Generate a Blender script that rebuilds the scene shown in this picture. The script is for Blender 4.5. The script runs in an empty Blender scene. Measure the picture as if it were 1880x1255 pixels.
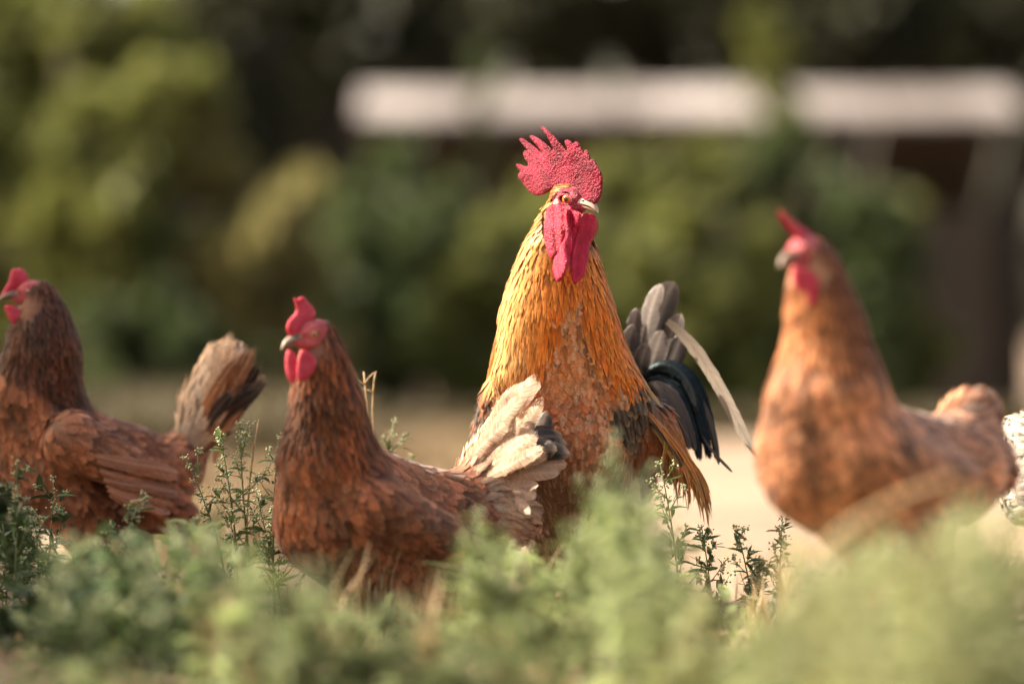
import bpy, math, random
import numpy as np
from mathutils import Vector

# ------------------------------------------------------------------ camera, sky, sun, exposure
SC = bpy.context.scene
COL = SC.collection
rng = np.random.default_rng(7)
random.seed(7)
CAMH, CAMD, FPX = 0.36, 5.0, 7050.0          # eye height, metres to the rooster, focal length in photo pixels

cam_data = bpy.data.cameras.new('camera')
cam_data.lens = 135.0
cam_data.sensor_width = 36.0
cam_data.clip_start = 0.05
cam_data.clip_end = 2000
cam_data.dof.use_dof = True
cam_data.dof.focus_distance = CAMD - 0.06
cam_data.dof.aperture_fstop = 1.55
cam_data.dof.aperture_blades = 0
cam = bpy.data.objects.new('camera', cam_data)
cam.location = (0, -CAMD, CAMH)
cam.rotation_euler = (math.radians(90), 0, 0)
COL.objects.link(cam)
SC.camera = cam

SUN = Vector((-0.79, 0.08, 0.61)).normalized()
world = bpy.data.worlds.new('World')
SC.world = world
world.use_nodes = True
wn = world.node_tree
wn.nodes.clear()
sky = wn.nodes.new('ShaderNodeTexSky')
sky.sky_type = 'NISHITA'
sky.sun_disc = False
sky.sun_elevation = math.asin(SUN.z)
sky.sun_rotation = math.atan2(SUN.x, SUN.y)
sky.dust_density = 6.0
sky.ozone_density = 0.4
wb = wn.nodes.new('ShaderNodeBackground')
wb.inputs['Strength'].default_value = 0.125
wo = wn.nodes.new('ShaderNodeOutputWorld')
wm = wn.nodes.new('ShaderNodeMix')               # hazy, warm summer air in front of the blue
wm.data_type = 'RGBA'
wm.blend_type = 'MULTIPLY'
wm.inputs[0].default_value = 1.0
wm.inputs[7].default_value = (1.0, 0.90, 0.76, 1)
wn.links.new(sky.outputs[0], wm.inputs[6])
wn.links.new(wm.outputs[2], wb.inputs[0])
wn.links.new(wb.outputs[0], wo.inputs[0])

sun_data = bpy.data.lights.new('sun', 'SUN')
sun_data.energy = 5.0
sun_data.angle = math.radians(0.6)
sun_data.color = (1.0, 0.89, 0.73)
sun = bpy.data.objects.new('sun', sun_data)
sun.rotation_euler = (-SUN).to_track_quat('-Z', 'Y').to_euler()
sun.location = (-4, -2, 5)
COL.objects.link(sun)

SC.view_settings.view_transform = 'Standard'
SC.view_settings.look = 'None'
SC.view_settings.exposure = 1.72
SC.view_settings.gamma = 1.0
SC.view_settings.use_curve_mapping = False
SC.cycles.use_denoising = True
SC.cycles.max_bounces = 6
SC.cycles.diffuse_bounces = 3
SC.cycles.transmission_bounces = 4
SC.cycles.transparent_max_bounces = 8
SC.cycles.sample_clamp_indirect = 4.0
SC.cycles.caustics_reflective = False
SC.cycles.caustics_refractive = False


def P(px, py, Y):
    """a point Y metres behind the rooster's plane, given where it is seen"""
    s = (Y + CAMD) / FPX
    return np.array([(px - 940) * s, Y, CAMH - (py - 627.5) * s])


def S(Y):
    return (Y + CAMD) / FPX


def PX(p):
    p = np.asarray(p)
    s = (p[..., 1] + CAMD) / FPX
    return p[..., 0] / s + 940, 627.5 - (p[..., 2] - CAMH) / s


def nrmz(v):
    return v / np.maximum(np.linalg.norm(v, axis=-1, keepdims=True), 1e-9)


# ------------------------------------------------------------------ object helpers
def new_mesh(name, V, F, mat, parent=None, col=None, uv=None, smooth=True, nrm=None):
    V = np.asarray(V, dtype=np.float32).reshape(-1, 3)
    me = bpy.data.meshes.new(name)
    if parent is not None:
        V = V - np.array(BASE.get(parent.name, (0, 0, 0)), dtype=np.float32)
    if isinstance(F, np.ndarray):
        k = F.shape[1]
        me.vertices.add(len(V))
        me.vertices.foreach_set('co', V.ravel())
        me.loops.add(F.size)
        me.loops.foreach_set('vertex_index', F.astype(np.int32).ravel())
        me.polygons.add(len(F))
        me.polygons.foreach_set('loop_start', np.arange(0, F.size, k, dtype=np.int32))
        me.update(calc_edges=True)
    else:
        me.from_pydata(V.tolist(), [], F)
        me.update()
    me.polygons.foreach_set('use_smooth', np.full(len(me.polygons), smooth))
    if col is not None:
        a = me.color_attributes.new('Col', 'FLOAT_COLOR', 'POINT')
        c = np.ones((len(V), 4), dtype=np.float32)
        c[:, :3] = np.asarray(col).reshape(-1, 3)
        a.data.foreach_set('color', c.ravel())
    if uv is not None:
        a = me.attributes.new('fuv', 'FLOAT_VECTOR', 'POINT')
        a.data.foreach_set('vector', np.asarray(uv, dtype=np.float32).ravel())
    if nrm is not None:
        me.normals_split_custom_set_from_vertices(np.asarray(nrm, dtype=np.float32).reshape(-1, 3).tolist())
    me.materials.append(mat)
    o = bpy.data.objects.new(name, me)
    COL.objects.link(o)
    if parent is not None:
        o.parent = parent
        BASE[o.name] = BASE.get(parent.name, (0, 0, 0))
    return o


BASE = {}


def thing(name, label, cat, loc, group=None):
    o = bpy.data.objects.new(name, None)
    o.empty_display_size = 0.05
    COL.objects.link(o)
    o.location = loc
    BASE[o.name] = tuple(loc)
    o['label'] = label
    o['category'] = cat
    if group:
        o['group'] = group
    return o


def tag(o, label=None, cat=None, group=None, kind=None):
    if label: o['label'] = label
    if cat: o['category'] = cat
    if group: o['group'] = group
    if kind: o['kind'] = kind
    return o


class MB:
    """collects verts and faces in world space"""
    def __init__(s):
        s.v, s.f, s.c = [], [], []

    def add(s, V, F, c=None):
        n = len(s.v)
        s.v += [tuple(x) for x in V]
        s.f += [tuple(i + n for i in q) for q in F]
        if c is not None:
            s.c += [tuple(c)] * len(V) if np.ndim(c) == 1 else [tuple(x) for x in c]

    def build(s, name, mat, parent=None, smooth=True):
        return new_mesh(name, s.v, s.f, mat, parent, col=s.c if s.c else None, smooth=smooth)


def tube_vf(path, radii, sides=6):
    path = np.asarray(path, float)
    n = len(path)
    V, F = [], []
    up = np.array([0.31, 0.2, 0.93])
    for i in range(n):
        t = path[min(i + 1, n - 1)] - path[max(i - 1, 0)]
        t = t / (np.linalg.norm(t) + 1e-9)
        a = np.cross(t, up)
        if np.linalg.norm(a) < 0.1:
            a = np.cross(t, [1, 0, 0])
        a /= np.linalg.norm(a)
        b = np.cross(t, a)
        for k in range(sides):
            w = 2 * math.pi * k / sides
            V.append(path[i] + radii[i] * (a * math.cos(w) + b * math.sin(w)))
    for i in range(n - 1):
        for k in range(sides):
            k2 = (k + 1) % sides
            F.append((i * sides + k, i * sides + k2, (i + 1) * sides + k2, (i + 1) * sides + k))
    F.append(tuple(range(sides - 1, -1, -1)))
    F.append(tuple((n - 1) * sides + k for k in range(sides)))
    return V, F


def box_vf(x0, x1, y0, y1, z0, z1):
    V = [(x0, y0, z0), (x1, y0, z0), (x1, y1, z0), (x0, y1, z0), (x0, y0, z1), (x1, y0, z1), (x1, y1, z1), (x0, y1, z1)]
    F = [(0, 3, 2, 1), (4, 5, 6, 7), (0, 1, 5, 4), (1, 2, 6, 5), (2, 3, 7, 6), (3, 0, 4, 7)]
    return V, F


def bezier(pts, n):
    pts = [np.asarray(p, float) for p in pts]
    out = []
    for t in np.linspace(0, 1, n):
        q = pts
        while len(q) > 1:
            q = [q[i] * (1 - t) + q[i + 1] * t for i in range(len(q) - 1)]
        out.append(q[0])
    return np.array(out)


# ------------------------------------------------------------------ materials
def mat_new(name):
    m = bpy.data.materials.new(name)
    m.use_nodes = True
    nt = m.node_tree
    b = nt.nodes['Principled BSDF']
    return m, nt, b


def N(nt, t, **kw):
    n = nt.nodes.new(t)
    for k, v in kw.items():
        if k in n.inputs:
            n.inputs[k].default_value = v
        else:
            setattr(n, k, v)
    return n


def plumage_mat(name, rough=0.55, sheen=0.15, spec=0.35, trans=0.18, streak=0.35, tint=None, tip0=0.72, tip1=1.0, fray=0.85, bump=.3):
    m, nt, b = mat_new(name)
    L = nt.links.new
    at = N(nt, 'ShaderNodeAttribute', attribute_name='Col')
    uv = N(nt, 'ShaderNodeAttribute', attribute_name='fuv')
    # barbs: fine lines running out from the shaft
    sep = N(nt, 'ShaderNodeSeparateXYZ')
    L(uv.outputs['Vector'], sep.inputs[0])
    ab = N(nt, 'ShaderNodeMath', operation='ABSOLUTE'); L(sep.outputs[0], ab.inputs[0])
    sl = N(nt, 'ShaderNodeMath', operation='MULTIPLY_ADD'); L(ab.outputs[0], sl.inputs[0]); sl.inputs[1].default_value = -0.22; L(sep.outputs[1], sl.inputs[2])
    cmb = N(nt, 'ShaderNodeCombineXYZ')
    m1 = N(nt, 'ShaderNodeMath', operation='MULTIPLY'); L(sl.outputs[0], m1.inputs[0]); m1.inputs[1].default_value = 34
    m2 = N(nt, 'ShaderNodeMath', operation='MULTIPLY'); L(sep.outputs[0], m2.inputs[0]); m2.inputs[1].default_value = 1.1
    m3 = N(nt, 'ShaderNodeMath', operation='MULTIPLY'); L(sep.outputs[2], m3.inputs[0]); m3.inputs[1].default_value = 91
    L(m1.outputs[0], cmb.inputs[0]); L(m2.outputs[0], cmb.inputs[1]); L(m3.outputs[0], cmb.inputs[2])
    no = N(nt, 'ShaderNodeTexNoise', Scale=1.0, Detail=3.0); L(cmb.outputs[0], no.inputs['Vector'])
    mr = N(nt, 'ShaderNodeMapRange'); L(no.outputs[0], mr.inputs[0])
    mr.inputs[1].default_value = 0.3; mr.inputs[2].default_value = 0.7
    mr.inputs[3].default_value = 1 - streak; mr.inputs[4].default_value = 1 + streak
    mul = N(nt, 'ShaderNodeVectorMath', operation='SCALE'); L(at.outputs['Color'], mul.inputs[0]); L(mr.outputs[0], mul.inputs['Scale'])
    L(mul.outputs[0], b.inputs['Base Color'])
    b.inputs['Roughness'].default_value = rough
    b.inputs['Specular IOR Level'].default_value = spec
    b.inputs['Sheen Weight'].default_value = sheen
    b.inputs['Sheen Roughness'].default_value = 0.4
    if tint:
        b.inputs['Specular Tint'].default_value = tint + (1,)
    bp = N(nt, 'ShaderNodeBump', Strength=bump, Distance=0.0012); L(no.outputs[0], bp.inputs['Height']); L(bp.outputs[0], b.inputs['Normal'])
    tr = N(nt, 'ShaderNodeBsdfTranslucent'); L(mul.outputs[0], tr.inputs[0])
    mx = N(nt, 'ShaderNodeMixShader', Fac=trans)
    L(b.outputs[0], mx.inputs[1]); L(tr.outputs[0], mx.inputs[2])
    # frayed rim: the barbs end unevenly
    e1 = N(nt, 'ShaderNodeMapRange'); L(sep.outputs[1], e1.inputs[0])
    e1.inputs[1].default_value = tip0; e1.inputs[2].default_value = tip1
    e2 = N(nt, 'ShaderNodeMath', operation='MAXIMUM'); L(ab.outputs[0], e2.inputs[0]); L(e1.outputs[0], e2.inputs[1])
    cm2 = N(nt, 'ShaderNodeCombineXYZ')
    q1 = N(nt, 'ShaderNodeMath', operation='MULTIPLY'); L(sep.outputs[0], q1.inputs[0]); q1.inputs[1].default_value = 13
    q2 = N(nt, 'ShaderNodeMath', operation='MULTIPLY'); L(sl.outputs[0], q2.inputs[0]); q2.inputs[1].default_value = 9
    L(q1.outputs[0], cm2.inputs[0]); L(q2.outputs[0], cm2.inputs[1]); L(m3.outputs[0], cm2.inputs[2])
    n5 = N(nt, 'ShaderNodeTexNoise', Scale=1.0, Detail=2.0); L(cm2.outputs[0], n5.inputs['Vector'])
    e3 = N(nt, 'ShaderNodeMath', operation='MULTIPLY_ADD'); L(n5.outputs[0], e3.inputs[0]); e3.inputs[1].default_value = fray; L(e2.outputs[0], e3.inputs[2])
    e4 = N(nt, 'ShaderNodeMath', operation='GREATER_THAN'); L(e3.outputs[0], e4.inputs[0]); e4.inputs[1].default_value = 0.93 + fray * 0.5 - 0.16
    tp = N(nt, 'ShaderNodeBsdfTransparent')
    mt = N(nt, 'ShaderNodeMixShader'); L(e4.outputs[0], mt.inputs[0]); L(mx.outputs[0], mt.inputs[1]); L(tp.outputs[0], mt.inputs[2])
    L(mt.outputs[0], nt.nodes['Material Output'].inputs[0])
    return m


def flesh_mat(name, c1, c2, scale, bump, sss=0.25, rough=0.5, speck=None, spec=.3):
    m, nt, b = mat_new(name)
    L = nt.links.new
    tc = N(nt, 'ShaderNodeTexCoord')
    vo = N(nt, 'ShaderNodeTexVoronoi', Scale=scale); L(tc.outputs['Object'], vo.inputs['Vector'])
    n2 = N(nt, 'ShaderNodeTexNoise', Scale=scale * 0.13, Detail=4.0); L(tc.outputs['Object'], n2.inputs['Vector'])
    n4 = N(nt, 'ShaderNodeTexNoise', Scale=scale * .22, Detail=5.0); L(tc.outputs['Object'], n4.inputs['Vector'])
    n3 = N(nt, 'ShaderNodeTexNoise', Scale=scale * 1.6, Detail=3.0); L(tc.outputs['Object'], n3.inputs['Vector'])
    mx = N(nt, 'ShaderNodeMix', data_type='RGBA'); mx.inputs[6].default_value = c1 + (1,); mx.inputs[7].default_value = c2 + (1,)
    r1 = N(nt, 'ShaderNodeMapRange'); L(n2.outputs[0], r1.inputs[0]); r1.inputs[1].default_value = 0.35; r1.inputs[2].default_value = 0.65
    L(r1.outputs[0], mx.inputs[0])
    out = mx.outputs[2]
    if speck:
        r2 = N(nt, 'ShaderNodeMapRange'); L(vo.outputs['Distance'], r2.inputs[0])
        r2.inputs[1].default_value = 0.45; r2.inputs[2].default_value = 0.08
        r2.inputs[3].default_value = 0.0; r2.inputs[4].default_value = speck[1]
        mm = N(nt, 'ShaderNodeMix', data_type='RGBA'); sp_ = N(nt, 'ShaderNodeMath', operation='MULTIPLY'); L(r2.outputs[0], sp_.inputs[0]); r4 = N(nt, 'ShaderNodeMapRange'); L(n4.outputs[0], r4.inputs[0]); r4.inputs[1].default_value = .36; r4.inputs[2].default_value = .62; r4.inputs[3].default_value = .15; r4.inputs[4].default_value = 1.4; L(r4.outputs[0], sp_.inputs[1])
        L(sp_.outputs[0], mm.inputs[0]); L(out, mm.inputs[6]); mm.inputs[7].default_value = speck[0] + (1,)
        out = mm.outputs[2]
    L(out, b.inputs['Base Color'])
    b.inputs['Roughness'].default_value = rough
    b.inputs['Specular IOR Level'].default_value = spec
    b.inputs['Subsurface Weight'].default_value = sss
    b.inputs['Subsurface Radius'].default_value = (1.0, 0.25, 0.12)
    b.inputs['Subsurface Scale'].default_value = 0.004
    inv = N(nt, 'ShaderNodeMath', operation='MULTIPLY_ADD'); L(vo.outputs['Distance'], inv.inputs[0]); inv.inputs[1].default_value = -1.0; L(n3.outputs[0], inv.inputs[2])
    bp = N(nt, 'ShaderNodeBump', Strength=bump, Distance=0.003); L(inv.outputs[0], bp.inputs['Height']); L(bp.outputs[0], b.inputs['Normal'])
    return m


def plain_mat(name, c, rough=0.6, var=0.25, scale=60.0, trans=0.0, bump=0.0, spec=0.4, c2=None, vcol=False, ovar=0.0):
    m, nt, b = mat_new(name)
    L = nt.links.new
    tc = N(nt, 'ShaderNodeTexCoord')
    no = N(nt, 'ShaderNodeTexNoise', Scale=scale, Detail=5.0); L(tc.outputs['Object'], no.inputs['Vector'])
    oi = N(nt, 'ShaderNodeObjectInfo')
    mx = N(nt, 'ShaderNodeMix', data_type='RGBA')
    d = c2 if c2 else tuple(x * (1 - var) for x in c)
    mx.inputs[6].default_value = d + (1,); mx.inputs[7].default_value = tuple(c) + (1,)
    mr = N(nt, 'ShaderNodeMapRange'); L(no.outputs[0], mr.inputs[0]); mr.inputs[1].default_value = 0.35; mr.inputs[2].default_value = 0.65
    L(mr.outputs[0], mx.inputs[0])
    out = mx.outputs[2]
    if ovar:
        ov = N(nt, 'ShaderNodeMapRange'); L(oi.outputs['Random'], ov.inputs[0]); ov.inputs[3].default_value = 1 - ovar; ov.inputs[4].default_value = 1 + ovar
        os_ = N(nt, 'ShaderNodeVectorMath', operation='SCALE'); L(out, os_.inputs[0]); L(ov.outputs[0], os_.inputs['Scale'])
        out = os_.outputs[0]
    if vcol:
        at = N(nt, 'ShaderNodeAttribute', attribute_name='Col')
        mu = N(nt, 'ShaderNodeMix', data_type='RGBA', blend_type='MULTIPLY'); mu.inputs[0].default_value = 1
        L(out, mu.inputs[6]); L(at.outputs['Color'], mu.inputs[7])
        out = mu.outputs[2]
    L(out, b.inputs['Base Color'])
    b.inputs['Roughness'].default_value = rough
    b.inputs['Specular IOR Level'].default_value = spec
    if bump:
        bp = N(nt, 'ShaderNodeBump', Strength=bump, Distance=0.01); L(no.outputs[0], bp.inputs['Height']); L(bp.outputs[0], b.inputs['Normal'])
    if trans:
        tr = N(nt, 'ShaderNodeBsdfTranslucent'); L(out, tr.inputs[0])
        ms = N(nt, 'ShaderNodeMixShader', Fac=trans)
        L(b.outputs[0], ms.inputs[1]); L(tr.outputs[0], ms.inputs[2]); L(ms.outputs[0], nt.nodes['Material Output'].inputs[0])
    return m


M = {}
M['plume'] = plumage_mat('plumage', trans=.28, streak=.42)
M['hackle'] = plumage_mat('hackle_plumage', rough=0.38, sheen=0.1, spec=0.6, trans=0.2, streak=0.4, tint=(1.0, 0.80, 0.5), fray=0.8)
M['tail'] = plumage_mat('tail_plumage', rough=0.5, sheen=0.1, spec=0.4, trans=0.25, streak=0.2, tip0=1.5, tip1=2.1, fray=0.35, bump=.1)
M['soft'] = plumage_mat('soft_tail_plumage', rough=0.6, sheen=0.2, spec=0.25, trans=0.3, streak=0.45, tip0=1.35, tip1=2.05, fray=0.9, bump=.1)
M['sickle'] = plumage_mat('sickle_plumage', rough=0.28, sheen=0.0, spec=0.16, trans=0.03, streak=0.6, tint=(0.45, 0.75, 0.85), bump=.6, tip0=1.4, tip1=2.1, fray=0.4)
M['skin'] = plain_mat('bird_skin', (1, 1, 1), 0.6, 0.3, 120, vcol=True)
M['comb'] = flesh_mat('comb_flesh', (0.11, 0.001, 0.012), (0.23, 0.003, 0.026), 430, 0.7, sss=0.05, rough=0.5, spec=.2, speck=((0.62, 0.12, 0.17), 0.5))
M['wattle'] = flesh_mat('wattle_flesh', (0.30, 0.002, 0.024), (0.44, 0.008, 0.046), 460, 0.55, sss=0.15, rough=0.42, speck=((0.66, 0.10, 0.16), 0.35))
M['face'] = flesh_mat('face_skin', (0.32, 0.02, 0.05), (0.46, 0.08, 0.12), 600, 0.9, speck=((0.85, 0.4, 0.38), 0.4))
M['hen_flesh'] = flesh_mat('hen_comb_flesh', (0.40, 0.012, 0.035), (0.54, 0.06, 0.10), 420, 0.4, sss=0.35)
M['hen_face'] = flesh_mat('hen_face_skin', (0.36, 0.050, 0.062), (0.46, 0.115, 0.125), 520, 0.5, sss=0.25)
M['lobe'] = flesh_mat('ear_lobe_skin', (0.72, 0.55, 0.42), (0.75, 0.38, 0.30), 500, 0.5)
M['beak'] = plain_mat('beak_horn', (0.52, 0.41, 0.33), 0.35, 0.3, 90, c2=(0.40, 0.25, 0.18))
M['hen_beak'] = plain_mat('hen_beak_horn', (0.22, 0.16, 0.12), 0.4, 0.3, 90, c2=(0.15, 0.09, 0.06))
M['nostril'] = plain_mat('nostril_dark', (0.04, 0.012, 0.012), 0.6)
M['stem'] = plain_mat('weed_stem', (0.13, 0.17, 0.07), 0.6, 0.4, 80)
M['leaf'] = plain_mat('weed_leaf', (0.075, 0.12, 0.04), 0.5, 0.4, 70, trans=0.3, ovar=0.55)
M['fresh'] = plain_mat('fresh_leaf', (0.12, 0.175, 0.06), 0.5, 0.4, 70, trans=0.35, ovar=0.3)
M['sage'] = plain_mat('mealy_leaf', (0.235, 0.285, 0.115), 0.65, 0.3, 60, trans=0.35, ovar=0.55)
M['lime'] = plain_mat('young_leaf', (0.32, 0.335, 0.145), 0.6, 0.3, 60, trans=0.35, ovar=0.55)
M['bud'] = plain_mat('flower_bud', (0.44, 0.48, 0.27), 0.7, 0.35, 300, trans=0.1)
M['straw'] = plain_mat('dry_straw', (0.55, 0.40, 0.22), 0.6, 0.35, 60, trans=0.2)


def eye_mat(name, iris):
    m, nt, b = mat_new(name)
    L = nt.links.new
    at = N(nt, 'ShaderNodeAttribute', attribute_name='Col')
    L(at.outputs['Color'], b.inputs['Base Color'])
    b.inputs['Roughness'].default_value = 0.06
    b.inputs['Coat Weight'].default_value = 1.0
    b.inputs['Coat Roughness'].default_value = 0.02
    return m


M['eye'] = eye_mat('eye_ball', None)

# ------------------------------------------------------------------ implicit bodies
class Body:
    def __init__(s, k=0.02):
        s.b, s.k, s.kk = [], k, []

    def bone(s, a, b, ra, rb, tagname, flow=None, sq=None, k=None):
        a = np.asarray(a, float); b = np.asarray(b, float)
        fl = np.asarray(flow, float) if flow is not None else b - a
        s.kk.append(k if k else 0.005 if tagname == 'shank' else s.k)
        s.b.append((a, b, ra, rb, tagname, fl / (np.linalg.norm(fl) + 1e-9), sq))

    def dists(s, p):
        out = []
        for a, b, ra, rb, t, fl, sq in s.b:
            q = p - a
            if sq is not None:
                ax, fac = sq
                q = q + (q @ ax)[..., None] * ax * (1 / fac - 1)
            ab = b - a
            if sq is not None:
                ab = ab + (ab @ ax) * ax * (1 / fac - 1)
            t_ = np.clip((q @ ab) / (ab @ ab + 1e-12), 0, 1)
            d = np.linalg.norm(q - t_[..., None] * ab, axis=-1) - (ra + t_ * (rb - ra))
            out.append(d)
        return out

    def sd(s, p):
        r = None
        for i, d in enumerate(s.dists(p)):
            if r is None:
                r = d
            else:
                k = s.kk[i]
                h = np.maximum(k - np.abs(r - d), 0) / k
                r = np.minimum(r, d) - h * h * k * 0.25
        return r

    def grad(s, p, e=0.0015):
        d0 = s.sd(p)
        g = np.stack([s.sd(p + e * np.eye(3)[i]) - d0 for i in range(3)], -1)
        return d0, nrmz(g)

    def flow(s, p):
        D = np.stack(s.dists(p), -1)
        w = np.exp(-(D - D.min(-1, keepdims=True)) / 0.016)
        f = w @ np.array([b[5] for b in s.b])
        return f, D.argmin(-1)

    def bounds(s, pad=0.03):
        lo = np.min([np.minimum(b[0] - b[2], b[1] - b[3]) for b in s.b], 0) - pad
        hi = np.max([np.maximum(b[0] + b[2], b[1] + b[3]) for b in s.b], 0) + pad
        return lo, hi


def surface_nets(F, lo, h):
    ins = F < 0
    nx, ny, nz = F.shape
    cnt = np.zeros((nx - 1, ny - 1, nz - 1), np.int8)
    for dx in (0, 1):
        for dy in (0, 1):
            for dz in (0, 1):
                cnt += ins[dx:nx - 1 + dx, dy:ny - 1 + dy, dz:nz - 1 + dz]
    act = (cnt > 0) & (cnt < 8)
    ijk = np.argwhere(act)
    idx = -np.ones(act.shape, np.int64)
    idx[act] = np.arange(len(ijk))
    acc = np.zeros((len(ijk), 3)); num = np.zeros(len(ijk))
    for ax in range(3):
        o = [a for a in range(3) if a != ax]
        for u in (0, 1):
            for v in (0, 1):
                off = np.zeros(3, int); off[o[0]] = u; off[o[1]] = v
                off2 = off.copy(); off2[ax] = 1
                a = ijk + off; b = ijk + off2
                fa = F[a[:, 0], a[:, 1], a[:, 2]]; fb = F[b[:, 0], b[:, 1], b[:, 2]]
                cr = (fa < 0) != (fb < 0)
                t = np.where(cr, fa / np.where(cr, fa - fb, 1), 0)
                p = np.tile(off.astype(float), (len(ijk), 1)); p[:, ax] += t
                acc[cr] += p[cr]; num[cr] += 1
    V = (ijk + acc / np.maximum(num, 1)[:, None]) * np.asarray(h) + lo
    quads = []
    for ax in range(3):
        o = [(ax + 1) % 3, (ax + 2) % 3]
        sl0 = [slice(None)] * 3; sl1 = [slice(None)] * 3
        sl0[ax] = slice(0, -1); sl1[ax] = slice(1, None)
        a = ins[tuple(sl0)]; b = ins[tuple(sl1)]
        e = np.argwhere(a != b)
        e = e[(e[:, o[0]] > 0) & (e[:, o[1]] > 0) & (e[:, o[0]] < F.shape[o[0]] - 1) & (e[:, o[1]] < F.shape[o[1]] - 1)]
        if not len(e):
            continue
        first = ins[e[:, 0], e[:, 1], e[:, 2]]
        q = []
        for u, v in ((-1, -1), (0, -1), (0, 0), (-1, 0)):
            c = e.copy(); c[:, o[0]] += u; c[:, o[1]] += v
            q.append(idx[c[:, 0], c[:, 1], c[:, 2]])
        q = np.stack(q, 1)
        q[~first] = q[~first][:, ::-1]
        quads.append(q)
    Q = np.concatenate(quads)
    return V, Q[(Q >= 0).all(1)]


def mesh_implicit(fn, lo, hi, h):
    n = np.ceil((hi - lo) / h).astype(int) + 1
    ax = [lo[i] + np.arange(n[i]) * h for i in range(3)]
    F = np.empty(n, np.float32)
    for i0 in range(0, n[0], 24):
        i1 = min(i0 + 24, n[0])
        G = np.stack(np.meshgrid(ax[0][i0:i1], ax[1], ax[2], indexing='ij'), -1)
        F[i0:i1] = fn(G)
    return surface_nets(F, lo, (h, h, h))


def poisson(V, F, n_cand, rad_fn):
    """spaced random points on a quad mesh"""
    T = np.concatenate([F[:, [0, 1, 2]], F[:, [0, 2, 3]]])
    a, b, c = V[T[:, 0]], V[T[:, 1]], V[T[:, 2]]
    ar = np.linalg.norm(np.cross(b - a, c - a), axis=1)
    t = rng.choice(len(T), n_cand, p=ar / ar.sum())
    r1 = np.sqrt(rng.random(n_cand)); r2 = rng.random(n_cand)
    p = a[t] * (1 - r1)[:, None] + b[t] * (r1 * (1 - r2))[:, None] + c[t] * (r1 * r2)[:, None]
    rad = rad_fn(p)
    cell = 0.012
    grid = {}
    keep = []
    pl = p.tolist(); kl = np.floor(p / cell).astype(int).tolist(); rl = rad.tolist()
    for i in range(n_cand):
        r = rl[i]
        if r <= 0:
            continue
        x, y, z = pl[i]; k = kl[i]; ok = True
        for dx in (-1, 0, 1):
            for dy in (-1, 0, 1):
                for dz in (-1, 0, 1):
                    for q in grid.get((k[0] + dx, k[1] + dy, k[2] + dz), ()):
                        if (q[0] - x) ** 2 + (q[1] - y) ** 2 + (q[2] - z) ** 2 < r * r:
                            ok = False; break
                    if not ok: break
                if not ok: break
            if not ok: break
        if ok:
            grid.setdefault(tuple(k), []).append((x, y, z))
            keep.append(i)
    return p[keep]


def prof_round(s):
    return np.clip(np.sin(np.pi * np.clip(s * 0.86 + 0.12, 0, 1)) ** 0.55, 0.02, 1)


def prof_lance(s):
    return np.clip(np.sin(np.pi * np.clip(s, 0, 1) ** 0.62) ** 0.8 * (1 - 0.25 * s) + 0.05, 0.04, 1)


def prof_fluff(s):
    return np.clip(0.45 + 0.55 * np.sin(np.pi * s * 0.9), 0.05, 1)


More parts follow.
